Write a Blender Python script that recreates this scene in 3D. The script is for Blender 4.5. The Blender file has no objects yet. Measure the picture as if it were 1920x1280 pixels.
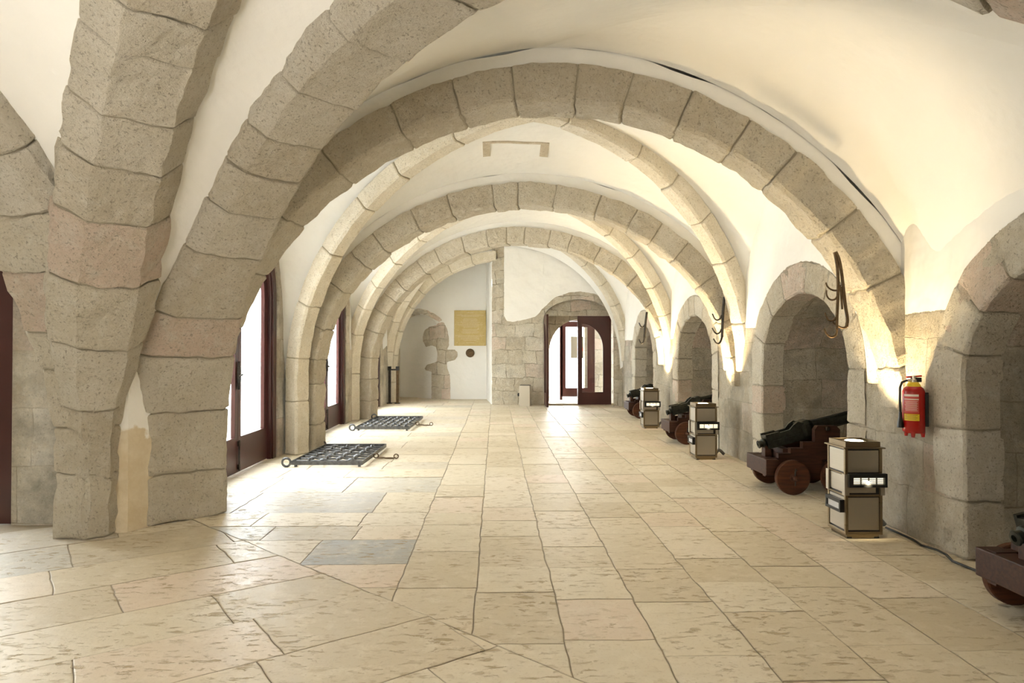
import bpy, bmesh, math, random
from mathutils import Vector, Matrix, noise
PI = math.pi
random.seed(7)
C = bpy.context.scene.collection
sc = bpy.context.scene

# ------------------------------------------------------------------ camera, sky, lights, exposure
EYE = 1.5
cam_d = bpy.data.cameras.new('camera'); cam = bpy.data.objects.new('camera', cam_d); C.objects.link(cam)
cam_d.sensor_width = 36; cam_d.lens = 24; cam_d.clip_start = .05; cam_d.clip_end = 200
yaw, pitch = math.atan(31/1280), math.atan(16/1280)
cam.location = (0, 0, EYE); cam.rotation_euler = (PI/2 + pitch, 0, -yaw)
sc.camera = cam
world = bpy.data.worlds.new('sky'); sc.world = world; world.use_nodes = True
bg = world.node_tree.nodes['Background']
bg.inputs[0].default_value = (.95, .98, 1.0, 1); bg.inputs[1].default_value = 9.5
sc.view_settings.view_transform = 'Standard'; sc.view_settings.look = 'None'
sc.view_settings.gamma = 1; sc.view_settings.use_curve_mapping = False
sc.view_settings.exposure = 1.22
sc.cycles.use_denoising = True
sc.cycles.max_bounces = 12; sc.cycles.diffuse_bounces = 8; sc.cycles.glossy_bounces = 4
sc.cycles.transparent_max_bounces = 12; sc.cycles.sample_clamp_indirect = 8

def area(name, loc, rot, sx, sy, power, col=(1, 1, 1), portal=False):
    l = bpy.data.lights.new(name, 'AREA'); l.shape = 'RECTANGLE'; l.size = sx; l.size_y = sy
    l.energy = power; l.color = col
    if portal: l.cycles.is_portal = True
    o = bpy.data.objects.new(name, l); C.objects.link(o); o.location = loc; o.rotation_euler = rot
    return o
R90 = PI/2
# daylight enters through the glazed doors: sky portals just outside each opening
for n, (y0, y1) in enumerate(((7.2, 9.65), (11.55, 14.03), (16.0, 18.3))):
    area('daylight_portal', (-3.75, (y0+y1)/2, 1.65), (0, -R90, 0), 3.4, y1-y0+.2, 1, portal=True)
area('daylight_portal', (-5.3, 6.95, 1.6), (-R90, 0, 0), 2.2, 3.2, 1, portal=True)
area('daylight_portal', (2.3, 20.3, 1.3), (-R90, 0, 0), 2.2, 2.8, 1, portal=True)
# added warm fill lights around the camera, downward and upward, with no lamp seen
area('fill_downlight', (-2.2, -1.4, 3.6), (0, 0, 0), 2.5, 2.5, 45, (1, .93, .80))
area('fill_uplight', (-2.9, -.4, .9), (PI, .12, 0), 1.6, 1.6, 80, (1, .96, .90))

# ------------------------------------------------------------------ helpers
def link(o): C.objects.link(o); return o
def tag(o, label=None, cat=None, group=None, kind=None):
    if label: o['label'] = label
    if cat: o['category'] = cat
    if group: o['group'] = group
    if kind: o['kind'] = kind
    return o
def empty(name, loc, rz=0, **k):
    o = link(bpy.data.objects.new(name, None)); o.location = loc; o.rotation_euler = (0, 0, rz)
    o.empty_display_size = .1
    return tag(o, **k)
def obj(name, bm, mat, parent=None, smooth=False, attrs=None, **k):
    me = bpy.data.meshes.new(name); bm.normal_update(); bm.to_mesh(me); bm.free()
    for m in (mat if isinstance(mat, (list, tuple)) else [mat]): me.materials.append(m)
    if smooth:
        me.polygons.foreach_set('use_smooth', [True]*len(me.polygons))
    for an, vals in (attrs or {}).items():
        a = me.attributes.new(an, 'FLOAT', 'POINT'); a.data.foreach_set('value', vals)
    o = link(bpy.data.objects.new(name, me))
    if parent: o.parent = parent
    return tag(o, **k)
def mesh_obj(name, verts, faces, mat, parent=None, smooth=False, attrs=None, **k):
    me = bpy.data.meshes.new(name); me.from_pydata([tuple(v) for v in verts], [], faces); me.update()
    for m in (mat if isinstance(mat, (list, tuple)) else [mat]): me.materials.append(m)
    if smooth: me.polygons.foreach_set('use_smooth', [True]*len(me.polygons))
    for an, vals in (attrs or {}).items():
        a = me.attributes.new(an, 'FLOAT', 'POINT'); a.data.foreach_set('value', vals)
    o = link(bpy.data.objects.new(name, me))
    if parent: o.parent = parent
    return tag(o, **k)
def box(bm, x0, x1, y0, y1, z0, z1, bev=0, M=None):
    r = bmesh.ops.create_cube(bm, size=1)
    vs = r['verts']
    bmesh.ops.scale(bm, vec=(x1-x0, y1-y0, z1-z0), verts=vs)
    bmesh.ops.translate(bm, vec=((x0+x1)/2, (y0+y1)/2, (z0+z1)/2), verts=vs)
    if bev:
        es = list({e for v in vs for e in v.link_edges})
        rr = bmesh.ops.bevel(bm, geom=es, offset=bev, segments=2, affect='EDGES', profile=.6)
        vs = list({v for f in rr['faces'] for v in f.verts} | {v for v in vs if v.is_valid})
    if M is not None:
        bmesh.ops.transform(bm, matrix=M, verts=vs)
    return vs
def ring_verts(bm, cen, ax, r, seg, ph=0, squash=None):
    ax = Vector(ax).normalized()
    up = Vector((0, 0, 1)) if abs(ax.z) < .9 else Vector((1, 0, 0))
    u = ax.cross(up).normalized(); v = u.cross(ax).normalized()
    return [bm.verts.new(Vector(cen) + (u*math.cos(ph+2*PI*i/seg) + v*math.sin(ph+2*PI*i/seg))*r) for i in range(seg)]
def loft(bm, rings, closed=True, caps=True):
    for a, b in zip(rings, rings[1:]):
        n = len(a)
        for i in range(n if closed else n-1):
            j = (i+1) % n
            bm.faces.new((a[i], a[j], b[j], b[i]))
    if caps and closed:
        bm.faces.new(rings[0][::-1]); bm.faces.new(rings[-1])
def tube(bm, pts, rad, seg=10, closed=False):
    pts = [Vector(p) for p in pts]; n = len(pts)
    rads = rad if isinstance(rad, (list, tuple)) else [rad]*n
    rings = []; u = None
    for i, p in enumerate(pts):
        if closed: t = (pts[(i+1) % n]-pts[i-1]).normalized()
        else: t = (pts[min(i+1, n-1)]-pts[max(i-1, 0)]).normalized()
        if u is None:
            up = Vector((0, 0, 1)) if abs(t.z) < .9 else Vector((1, 0, 0))
            u = t.cross(up).normalized()
        u = (u - t*u.dot(t)).normalized(); v = t.cross(u)
        rings.append([bm.verts.new(p+(u*math.cos(2*PI*k/seg)+v*math.sin(2*PI*k/seg))*rads[i]) for k in range(seg)])
    if closed: rings.append(rings[0]); loft(bm, rings, caps=False)
    else: loft(bm, rings)
def lathe(bm, prof, seg=32, cen=(0, 0, 0), ax=(0, 0, 1)):
    ax = Vector(ax).normalized(); rings = []
    for r, h in prof:
        rings.append(ring_verts(bm, Vector(cen)+ax*h, ax, max(r, .0005), seg))
    loft(bm, rings)
def plate(bm, outer, holes, t, f):
    """flat plate with holes; f(u, v, w) -> world point, w in 0..t"""
    loops = [outer]+list(holes)
    base = len(bm.verts); tmp = bmesh.new(); es = []
    for lp in loops:
        vs = [tmp.verts.new((u, v, 0)) for u, v in lp]
        es += [tmp.edges.new((vs[i], vs[(i+1) % len(vs)])) for i in range(len(vs))]
    bmesh.ops.triangle_fill(tmp, use_beauty=True, use_dissolve=False, edges=es, normal=(0, 0, 1))
    tmp.verts.index_update()
    fr = [bm.verts.new(f(v.co.x, v.co.y, 0)) for v in tmp.verts]
    bk = [bm.verts.new(f(v.co.x, v.co.y, t)) for v in tmp.verts]
    for fc in tmp.faces:
        idx = [v.index for v in fc.verts]
        bm.faces.new([fr[i] for i in idx]); bm.faces.new([bk[i] for i in idx[::-1]])
    k = 0
    for lp in loops:
        n = len(lp)
        for i in range(n):
            a, b = k+i, k+(i+1) % n
            bm.faces.new((fr[a], fr[b], bk[b], bk[a]))
        k += n
    tmp.free()
    bmesh.ops.recalc_face_normals(bm, faces=bm.faces[:])
def lerp(a, b, t): return a+(b-a)*t
def smooth01(x): x = max(0, min(1, x)); return x*x*(3-2*x)
def nz(p, s, o=0): return noise.noise(Vector((p[0]*s+o, p[1]*s+o*1.7, p[2]*s-o)))

# ------------------------------------------------------------------ materials
def mat(name, col=(.5, .5, .5), rough=.5, metal=0, emit=None, estr=1):
    m = bpy.data.materials.new(name); m.use_nodes = True
    b = m.node_tree.nodes['Principled BSDF']
    b.inputs['Base Color'].default_value = (*col, 1); b.inputs['Roughness'].default_value = rough; b.inputs['Metallic'].default_value = metal
    if emit: b.inputs['Emission Color'].default_value = (*emit, 1); b.inputs['Emission Strength'].default_value = estr
    return m
class NT:
    def __init__(s, m): s.m = m; s.t = m.node_tree; s.b = s.t.nodes['Principled BSDF']; s.co = s.n('ShaderNodeTexCoord').outputs['Object']
    def n(s, ty, **kw):
        nd = s.t.nodes.new(ty)
        for k, v in kw.items(): setattr(nd, k, v)
        return nd
    def l(s, a, b): s.t.links.new(a, b)
    def noise(s, scale, detail=4, rough=.6, vec=None, dist=0):
        nd = s.n('ShaderNodeTexNoise'); nd.inputs['Scale'].default_value = scale; nd.inputs['Detail'].default_value = detail
        nd.inputs['Roughness'].default_value = rough; nd.inputs['Distortion'].default_value = dist
        s.l(vec or s.co, nd.inputs['Vector']); return nd.outputs['Fac']
    def ramp(s, fac, stops):
        nd = s.n('ShaderNodeValToRGB'); s.l(fac, nd.inputs[0]); e = nd.color_ramp.elements
        e[0].position, e[0].color = stops[0][0], (*stops[0][1], 1)
        e[1].position, e[1].color = stops[-1][0], (*stops[-1][1], 1)
        for p, c in stops[1:-1]: x = e.new(p); x.color = (*c, 1)
        return nd.outputs[0]
    def mapr(s, v, a, b, c=0, d=1):
        nd = s.n('ShaderNodeMapRange'); s.l(v, nd.inputs[0])
        for i, x in enumerate((a, b, c, d)): nd.inputs[i+1].default_value = x
        return nd.outputs[0]
    def math(s, op, a, b=None):
        nd = s.n('ShaderNodeMath', operation=op)
        for i, x in enumerate((a, b)):
            if x is None: continue
            if isinstance(x, (int, float)): nd.inputs[i].default_value = x
            else: s.l(x, nd.inputs[i])
        return nd.outputs[0]
    def mix(s, fac, a, b, mode='MIX'):
        nd = s.n('ShaderNodeMix', data_type='RGBA', blend_type=mode)
        if isinstance(fac, (int, float)): nd.inputs[0].default_value = fac
        else: s.l(fac, nd.inputs[0])
        for i, x in ((6, a), (7, b)):
            if isinstance(x, tuple): nd.inputs[i].default_value = (*x, 1)
            else: s.l(x, nd.inputs[i])
        return nd.outputs[2]
    def attr(s, name): nd = s.n('ShaderNodeAttribute'); nd.attribute_name = name; return nd.outputs['Fac']
    def scaled(s, v):
        nd = s.n('ShaderNodeMapping'); s.l(s.co, nd.inputs[0]); nd.inputs['Scale'].default_value = v; return nd.outputs[0]
    def bump(s, h, strength, dist, prev=None):
        nd = s.n('ShaderNodeBump'); nd.inputs['Strength'].default_value = strength; nd.inputs['Distance'].default_value = dist
        s.l(h, nd.inputs['Height'])
        if prev is not None: s.l(prev, nd.inputs['Normal'])
        return nd.outputs[0]
    def out(s, col=None, nrm=None, rough=None):
        if col is not None: s.l(col, s.b.inputs['Base Color'])
        if nrm is not None: s.l(nrm, s.b.inputs['Normal'])
        if rough is not None: s.l(rough, s.b.inputs['Roughness'])
        return s.m

STONE_STOPS = [(0, (.63, .55, .42)), (.25, (.73, .65, .52)), (.5, (.81, .74, .61)), (.72, (.86, .80, .69)), (.86, (.84, .68, .57)), (1, (.76, .70, .60))]
def stone_color(k, tint):
    base = k.ramp(tint, STONE_STOPS)
    big = k.noise(2.3, 5, .65); mid = k.noise(9, 6, .75); fine = k.noise(60, 3, .65); vein = k.noise(1, 5, .7, vec=k.scaled((20, 20, 38)), dist=.3)
    c = k.mix(k.mapr(big, .35, .7, 0, .5), base, (.60, .53, .39))
    c = k.mix(k.mapr(mid, .48, .72, 0, .65), c, (.90, .86, .77))
    c = k.mix(k.mapr(vein, .56, .72, 0, .32), c, (.48, .40, .27))
    c = k.mix(k.mapr(fine, .56, .70, 0, .45), c, (.42, .35, .23))
    return c, mid, fine
def stone_bump(k, amt=1.0):
    a = k.noise(12, 7, .8); b = k.noise(60, 5, .75)
    pits = k.noise(46, 3, .6, dist=.3)
    pm = k.mapr(pits, .60, .68, 1, 0)
    n = k.bump(a, .9*amt, .045); n = k.bump(b, .8*amt, .02, n); n = k.bump(pm, .8*amt, .012, n)
    return n, pm
def make_stone(name, amt=1.0):
    k = NT(mat(name, rough=.9)); c, mid, fine = stone_color(k, k.attr('tint'))
    n, pm = stone_bump(k, amt)
    c = k.mix(k.mapr(pm, 0, 1, .5, 0), c, (.32, .26, .17))
    mort = k.attr('mortar')
    c = k.mix(mort, c, k.mix(k.noise(30, 3), (.55, .49, .37), (.43, .37, .26)))
    return k.out(c, n)
M_STONE = make_stone('voussoir_stone')
M_RIB = make_stone('rib_stone', .6)
def make_plaster(name='white_plaster', col=(.845, .835, .80)):
    k = NT(mat(name, rough=.85)); v = k.noise(1.3, 4, .5); f = k.noise(9, 5, .6)
    c = k.mix(k.mapr(v, .35, .7), col, tuple(x*.955 for x in col))
    n = k.bump(f, .25, .02); n = k.bump(k.noise(2.2, 3), .35, .08, n)
    return k.out(c, n)
M_PLASTER = make_plaster()
def make_wall(name, axis, bw=.62, bh=.36, warp=.05, dirt=0, amt=1.0, jf=.75, ms=.006):
    """ashlar masonry below white plaster; attribute 'plaster' is a signed distance (positive = plaster)"""
    k = NT(mat(name, rough=.9))
    sep = k.n('ShaderNodeSeparateXYZ'); k.l(k.co, sep.inputs[0])
    cmb = k.n('ShaderNodeCombineXYZ'); k.l(sep.outputs[axis], cmb.inputs[0]); k.l(sep.outputs[2], cmb.inputs[1])
    wn = k.n('ShaderNodeTexNoise'); wn.inputs['Scale'].default_value = 1.7; wn.inputs['Detail'].default_value = 5; k.l(k.co, wn.inputs[0])
    vs = k.n('ShaderNodeVectorMath', operation='SUBTRACT'); k.l(wn.outputs['Color'], vs.inputs[0]); vs.inputs[1].default_value = (.5, .5, .5)
    vm = k.n('ShaderNodeVectorMath', operation='SCALE'); k.l(vs.outputs[0], vm.inputs[0]); vm.inputs['Scale'].default_value = warp*2
    va = k.n('ShaderNodeVectorMath', operation='ADD'); k.l(cmb.outputs[0], va.inputs[0]); k.l(vm.outputs[0], va.inputs[1])
    br = k.n('ShaderNodeTexBrick'); br.offset = .43; br.offset_frequency = 2; br.squash = .72; br.squash_frequency = 3
    k.l(va.outputs[0], br.inputs['Vector']); br.inputs['Scale'].default_value = 1
    br.inputs['Brick Width'].default_value = bw; br.inputs['Row Height'].default_value = bh
    br.inputs['Mortar Size'].default_value = ms; br.inputs['Mortar Smooth'].default_value = .5; br.inputs['Bias'].default_value = 0
    br.inputs['Color1'].default_value = (0, 0, 0, 1); br.inputs['Color2'].default_value = (1, 1, 1, 1); br.inputs['Mortar'].default_value = (.4, .4, .4, 1)
    tint = k.mapr(br.outputs['Color'], 0, 1, .0, .95)
    c, mid, fine = stone_color(k, tint)
    # weathering: grey-black lichen patches with edges of their own
    dn = k.noise(1.6, 7, .72)
    c = k.mix(k.mapr(dn, .50-.06*dirt, .66, 0, .35+.4*dirt), c, (.27, .25, .19))
    bp = k.noise(3.4, 6, .75); c = k.mix(k.mapr(bp, .54, .68, 0, .5), c, (.50, .39, .24))
    n, pm = stone_bump(k, amt)
    c = k.mix(k.mapr(pm, 0, 1, .4, 0), c, (.26, .20, .12))
    jn = k.math('MULTIPLY', br.outputs['Fac'], k.mapr(k.noise(5, 3), .4, .62, .1, 1))
    c = k.mix(k.math('MULTIPLY', jn, jf), c, (.38, .32, .22))
    n = k.bump(k.math('SUBTRACT', 1, jn), .8, .02, n)
    # plaster coat
    d = k.math('ADD', k.attr('plaster'), k.mapr(k.noise(14, 5, .7), 0, 1, -.022, .022))
    pf = k.mapr(d, -.003, .003)
    pc = k.mix(k.mapr(k.noise(1.3, 4), .35, .7), (.845, .835, .80), (.815, .80, .76))
    pn = k.bump(k.noise(2.2, 3), .35, .08)
    c = k.mix(pf, c, pc)
    n = k.bump(k.mapr(d, -.012, .004), .7, .012, n)
    nm = k.n('ShaderNodeMix', data_type='VECTOR'); k.l(pf, nm.inputs[0]); k.l(n, nm.inputs[4]); k.l(pn, nm.inputs[5])
    return k.out(c, nm.outputs[1])
M_WALL_R = make_wall('right_wall_masonry', 1, .66, .40, .06, .45, 1.3)
M_WALL_L = make_wall('left_wall_masonry', 1, .5, .55, .05, 1.0)
M_WALL_F = make_wall('far_wall_masonry', 0, .52, .37, .13, .1, 1.1, 1.3, .011)
M_JAMB = make_wall('embrasure_masonry', 0, .62, .38, .07, .9, 1.3)
def make_floor():
    k = NT(mat('limestone_slabs', rough=.42))
    tint = k.attr('tint'); grey = k.attr('grey')
    base = k.ramp(tint, [(0, (.58, .50, .36)), (.3, (.66, .58, .44)), (.6, (.71, .64, .50)), (.8, (.70, .58, .46)), (1, (.74, .68, .55))])
    base = k.mix(grey, base, (.36, .38, .38))
    big = k.noise(1.7, 5, .6); mid = k.noise(7, 6, .7)
    c = k.mix(k.mapr(big, .4, .7, 0, .35), base, (.58, .51, .37))
    c = k.mix(k.mapr(mid, .5, .7, 0, .5), c, (.82, .76, .64))
    sv = k.scaled((9, 22, 9))
    pits = k.noise(1.0, 5, .65, vec=sv, dist=.5)
    patch = k.mapr(k.noise(1.9, 4), .40, .58, .12, 1)
    pm = k.math('MULTIPLY', k.mapr(pits, .55, .62), patch)
    c = k.mix(k.math('MULTIPLY', pm, .8), c, (.38, .29, .16))
    fine = k.noise(60, 3); fm = k.mapr(fine, .58, .70)
    c = k.mix(k.math('MULTIPLY', fm, .35), c, (.42, .33, .22))
    bl = k.mapr(k.noise(17, 4, .6, dist=.3), .60, .70); c = k.mix(k.math('MULTIPLY', bl, .5), c, (.50, .40, .25))
    mort = k.attr('mortar'); c = k.mix(mort, c, (.36, .30, .21))
    n = k.bump(pm, .7, -.006); n = k.bump(mid, .25, .012, n); n = k.bump(big, .3, .03, n); n = k.bump(fine, .2, .003, n)
    r = k.math('ADD', k.mapr(mid, .3, .7, .36, .56), k.math('MULTIPLY', pm, .3))
    return k.out(c, n, r)
M_FLOOR = make_floor()
def painted(name, col, rough=.35):
    k = NT(mat(name, col, rough)); f = k.noise(3, 4)
    c = k.mix(k.mapr(f, .3, .7), col, tuple(x*.75 for x in col))
    return k.out(c, k.bump(k.noise(40, 3), .1, .003))
M_DOOR = painted('oxblood_paint', (.060, .016, .014), .32)
def wood(name, col):
    k = NT(mat(name, col, .52)); k.b.inputs['Specular IOR Level'].default_value = .3; f = k.noise(1, 5, .6, vec=k.scaled((4, 40, 40)), dist=.4)
    c = k.mix(k.mapr(f, .35, .65), col, tuple(x*.45 for x in col))
    return k.out(c, k.bump(f, .25, .004))
M_WOOD = wood('dark_carriage_wood', (.062, .024, .013))
M_WOOD2 = wood('wheel_wood', (.10, .036, .016))
def iron(name, col, rough, metal=.6):
    k = NT(mat(name, col, rough, metal)); f = k.noise(22, 5, .7)
    c = k.mix(k.mapr(f, .4, .7), col, tuple(min(1, x*1.9+.01) for x in col))
    return k.out(c, k.bump(f, .4, .004))
M_GUN = iron('dark_bronze_gun', (.020, .022, .017), .38)
M_IRON = iron('wrought_iron', (.035, .030, .026), .5)
M_GRATE = iron('grey_iron', (.085, .087, .09), .42, .6)
M_RUST = iron('rusty_iron', (.09, .055, .025), .5)
def brushed(name, col, rough):
    k = NT(mat(name, col, rough, .9)); f = k.noise(1, 3, .6, vec=k.scaled((3, 3, 300)))
    return k.out(None, k.bump(f, .12, .001), k.mapr(f, .3, .7, rough-.06, rough+.08))
M_PANEL = brushed('brushed_panel', (.47, .43, .36), .42)
M_TRIM = brushed('bronze_trim', (.27, .21, .13), .32)
M_BLACK = mat('black_plastic', (.012, .012, .012), .35)
M_GREYLENS = mat('grey_lens', (.55, .55, .56), .3)
M_LAMP = mat('lamp_glow', (1, 1, 1), .5, 0, (1, .86, .58), 9)
M_LAMPSLOT = mat('slot_lamp_glow', (1, 1, 1), .5, 0, (1, .86, .58), .9)
M_RED = painted('extinguisher_red', (.42, .008, .006), .25)
M_YELLOW = mat('label_yellow', (.75, .52, .02), .4)
M_LABEL = mat('label_print', (.75, .70, .62), .5)
M_LABELRED = mat('label_red', (.50, .05, .04), .5)
M_SIGNRED = mat('sign_red', (.30, .02, .02), .5)
M_CHROME = mat('chrome', (.7, .68, .62), .2, 1)
M_RUBBER = mat('black_rubber', (.02, .02, .02), .55)
M_GREYTUBE = mat('grey_conduit', (.16, .15, .14), .5)
M_SIGN = mat('sign_card', (.10, .09, .07), .6)
def make_glass():
    m = bpy.data.materials.new('thin_glass'); m.use_nodes = True; t = m.node_tree
    t.nodes.remove(t.nodes['Principled BSDF'])
    tr = t.nodes.new('ShaderNodeBsdfTransparent'); gl = t.nodes.new('ShaderNodeBsdfGlossy'); gl.inputs['Roughness'].default_value = .02
    tr.inputs[0].default_value = (.94, .96, .95, 1)
    lw_ = t.nodes.new('ShaderNodeLayerWeight'); lw_.inputs[0].default_value = .5
    pw = t.nodes.new('ShaderNodeMath'); pw.operation = 'POWER'; pw.inputs[1].default_value = 5; t.links.new(lw_.outputs['Facing'], pw.inputs[0])
    fr = t.nodes.new('ShaderNodeMath'); fr.operation = 'MULTIPLY_ADD'; fr.inputs[1].default_value = .6; fr.inputs[2].default_value = .04; t.links.new(pw.outputs[0], fr.inputs[0]); mx = t.nodes.new('ShaderNodeMixShader')
    t.links.new(fr.outputs[0], mx.inputs[0]); t.links.new(tr.outputs[0], mx.inputs[1]); t.links.new(gl.outputs[0], mx.inputs[2])
    t.links.new(mx.outputs[0], t.nodes['Material Output'].inputs[0]); return m
M_GLASS = make_glass()
def make_plaque():
    k = NT(mat('yellow_marble', rough=.4)); a = k.noise(6, 6, .7, dist=.8); b = k.noise(24, 3, .6, dist=1)
    c = k.mix(k.mapr(a, .35, .7), (.50, .37, .13), (.58, .46, .20))
    c = k.mix(k.mapr(b, .64, .70, 0, .8), c, (.75, .68, .52))
    return k.out(c)
M_PLAQUE = make_plaque()
M_PLAQUETEXT = mat('plaque_lettering', (.66, .56, .36), .6)

# ------------------------------------------------------------------ arches
def superarc(c, a, z0, b, p, th):
    cu, su = math.cos(th), math.sin(th)
    u = math.copysign(abs(cu)**(2/p), cu); v = max(su, 0)**(2/p)
    if isinstance(c, tuple): return c[0]-(a+c[1] if u > 0 else a)*u, z0+b*v     # left half a little wider
    return c-a*u, z0+b*v
class Arch:
    """an arch in the vertical plane through A and B; w runs along the plane's normal (away from the camera side)"""
    def __init__(s, A, B, c, a, z0, b, p):
        s.A = Vector(A); s.d = (Vector(B)-Vector(A)).normalized(); s.n = Vector((-s.d.y, s.d.x))
        s.P = (c, a, z0, b, p)
    def at(s, sv, z, w=0):
        q = s.A+s.d*sv+s.n*w; return Vector((q.x, q.y, z))
    def path(s, th0=0, th1=PI, low0=None, low1=None, N=400):
        pts = []
        if low0 is not None:
            x, z = superarc(*s.P, 0)
            for i in range(20): pts.append((x, lerp(low0, z, i/20)))
        for i in range(N+1): pts.append(superarc(*s.P, lerp(th0, th1, i/N)))
        if low1 is not None:
            x, z = superarc(*s.P, PI)
            for i in range(1, 21): pts.append((x, lerp(z, low1, i/20)))
        return pts
    def curve(s, out=0, w=0, n=24, half=None, th0=0, th1=PI):
        """points on the curve offset outward by out"""
        P = (s.P[0], s.P[1]+out, s.P[2], s.P[3]+out, s.P[4])
        if half == 'L': th0, th1 = 0, PI/2
        if half == 'R': th0, th1 = PI, PI/2
        return [s.at(*superarc(*P, lerp(th0, th1, i/n)), w) for i in range(n+1)]
def sample_path(pts):
    L = [0]
    for a, b in zip(pts, pts[1:]): L.append(L[-1]+math.hypot(b[0]-a[0], b[1]-a[1]))
    def f(d):
        d = max(0, min(L[-1], d)); lo, hi = 0, len(L)-1
        while hi-lo > 1:
            m = (lo+hi)//2
            if L[m] <= d: lo = m
            else: hi = m
        t = (d-L[lo])/max(1e-9, L[hi]-L[lo]); a, b = pts[lo], pts[hi]
        i0, i1 = max(0, lo-3), min(len(pts)-1, hi+3)
        tx, tz = pts[i1][0]-pts[i0][0], pts[i1][1]-pts[i0][1]; h = math.hypot(tx, tz) or 1
        return lerp(a[0], b[0], t), lerp(a[1], b[1], t), -tz/h, tx/h
    return f, L[-1]
def voussoirs(name, arch, w0, w1, t, ch0, ch1, blk, pts, mat_, rough=.012, seed=0, tints=None, flare=0, taper=0, **k):
    rnd = random.Random(seed)
    f, L = sample_path(pts)
    sec = [(w0, t)]
    for i in range(1, 4): sec.append((w0, lerp(t, ch0, i/3)))
    if ch0 > .02: sec.append((w0+ch0*.5, ch0*.5))
    nw = max(3, int((w1-w0)/.07))
    for i in range(nw+1): sec.append((lerp(w0+ch0, w1-ch1, i/nw), 0))
    if ch1 > .02: sec.append((w1-ch1*.5, ch1*.5))
    for i in range(0, 4): sec.append((w1, lerp(ch1, t, i/3)))
    cw = (w0+w1)/2
    V, F, T, Mo = [], [], [], []
    ns = len(sec)
    def put(d, inset, tint, mort, dr=0, jag=0):
        for (w, r) in sec:
            sx, sz, nx, nzv = f(d + (nz((w*5, d, seed), 3)*jag))
            ww = cw+(w-cw)*(1-inset/max(.1, abs(w-cw)+1e-6)) if abs(w-cw) > inset else w
            rr = r+inset+dr if r < t-.01 else r
            if taper: ww = cw+(ww-cw)*(1-taper*(1-smooth01((sz-.6)/1.3)))
            if flare and w < cw: ww -= flare*(1-smooth01((sz-1.0)/1.7))*(cw-w)/(cw-w0)
            p = arch.at(sx+nx*rr, sz+nzv*rr, ww)
            q = Vector((nz(p, 5, 3+seed), nz(p, 5, 9+seed), nz(p, 5, 17+seed)))*rough*1.3
            q += Vector((nz(p, 14, 3), nz(p, 14, 9), nz(p, 14, 17)))*rough*.9
            if mort > .5: q *= .3
            V.append(p+q); T.append(tint); Mo.append(mort)
    def bridge(i0, i1):
        for j in range(ns-1): F.append((i0+j, i0+j+1, i1+j+1, i1+j))
    d = 0; g = .009
    while d < L-.05:
        bl = blk*rnd.uniform(.72, 1.35); e = min(L, d+bl)
        if L-e < blk*.5: e = L
        tint = rnd.choice(tints) if tints else min(1, max(0, rnd.gauss(.5, .2)))
        dr = rnd.uniform(-.008, .010)
        m = max(3, int((e-d)/.07)); rows = []
        rows.append((d+g*.4, .017, 1)); rows.append((d+g, .007, .15)); rows.append((d+g+.014, 0, 0))
        for i in range(1, m): rows.append((lerp(d+g+.014, e-g-.014, i/m), 0, 0))
        rows.append((e-g-.014, 0, 0)); rows.append((e-g, .007, .15)); rows.append((e-g*.4, .017, 1))
        prev = None
        for (dd, ins, mo) in rows:
            i0 = len(V); put(dd, ins, tint, mo, dr if mo < .9 else 0, .008)
            if prev is not None: bridge(prev, i0)
            prev = i0
        if e < L:
            a = len(V); put(e-g*.4, .017, tint, 1, 0, .008); b = len(V); put(e+g*.4, .017, tint, 1, 0, .008); bridge(a, b)
        d = e
    return mesh_obj(name, V, F, mat_, attrs={'tint': T, 'mortar': Mo}, kind='structure', **k)

A2 = Arch((-2.5, 6.3), (3.35, 5.5), (2.93, .19), 2.93, 1.0, 2.68, 1.84)
A3 = Arch((-2.7, 10.1), (3.35, 9.3), 3.03, 2.97, 1.1, 2.47, 1.95)
A4 = Arch((-2.98, 14.9), (3.35, 13.2), 3.42, 3.13, 1.03, 2.66, 1.95)
A1 = Arch((-2.45, 6.35), (-2.45+4.56, 6.35-4.89), 3.47, 3.47, .76, 2.60, 1.83)
dv = lambda deg: (math.cos(math.radians(deg)), math.sin(math.radians(deg)))
def arch_dir(F0, deg, *P): d = dv(deg); return Arch(F0, (F0[0]+d[0], F0[1]+d[1]), *P)
A0 = arch_dir((-3.17, 5.52), 308, 3.75, 3.75, .5, 3.12, 1.9)
AX = arch_dir((-3.35, 5.5), 260, 3.2, 3.2, .9, 2.75, 1.9)
A5 = Arch((-3.05, 19.6), (.05, 18.75), 3.31, 3.156, 1.0, 2.97, 2.05)
WARM = [.35, .5, .6, .68, .72, .45, .86, .55]
CT = [.15, .28, .4, .5, .33, .6, .45]
voussoirs('trim_1', A1, -.57, 0, .22, .10, .05, .52, A1.path(0, PI, 0, .2), M_STONE, .014, 1, WARM, flare=.30, label='great diagonal voussoir arch rising from left pier overhead')
voussoirs('trim_2', A2, 0, .45, .32, .03, .03, .52, A2.path(0, PI, 0, 1.0), M_STONE, .014, 2, CT, label='wide transverse stone arch between left pier and extinguisher pier')
voussoirs('trim_3', A3, 0, .42, .32, .03, .03, .46, A3.path(0, PI, 0, 1.0), M_STONE, .016, 3, CT, label='second transverse stone arch down the hall')
voussoirs('trim_4', A4, 0, .42, .34, .03, .03, .46, A4.path(0, PI, 0, 1.0), M_STONE, .016, 4, CT, label='third transverse stone arch down the hall')
voussoirs('trim_5', A0, -.37, .37, .30, .17, .17, .42, A0.path(0, PI, 0, .2), M_STONE, .018, 5, WARM, taper=.55, label='faceted stone rib climbing steeply from left pier')
voussoirs('trim_6', AX, -.40, .40, .30, .1, .1, .42, AX.path(0, PI, 0, .2), M_STONE, .018, 6, WARM, taper=.5, label='stone rib at the far left edge above the door')

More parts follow.
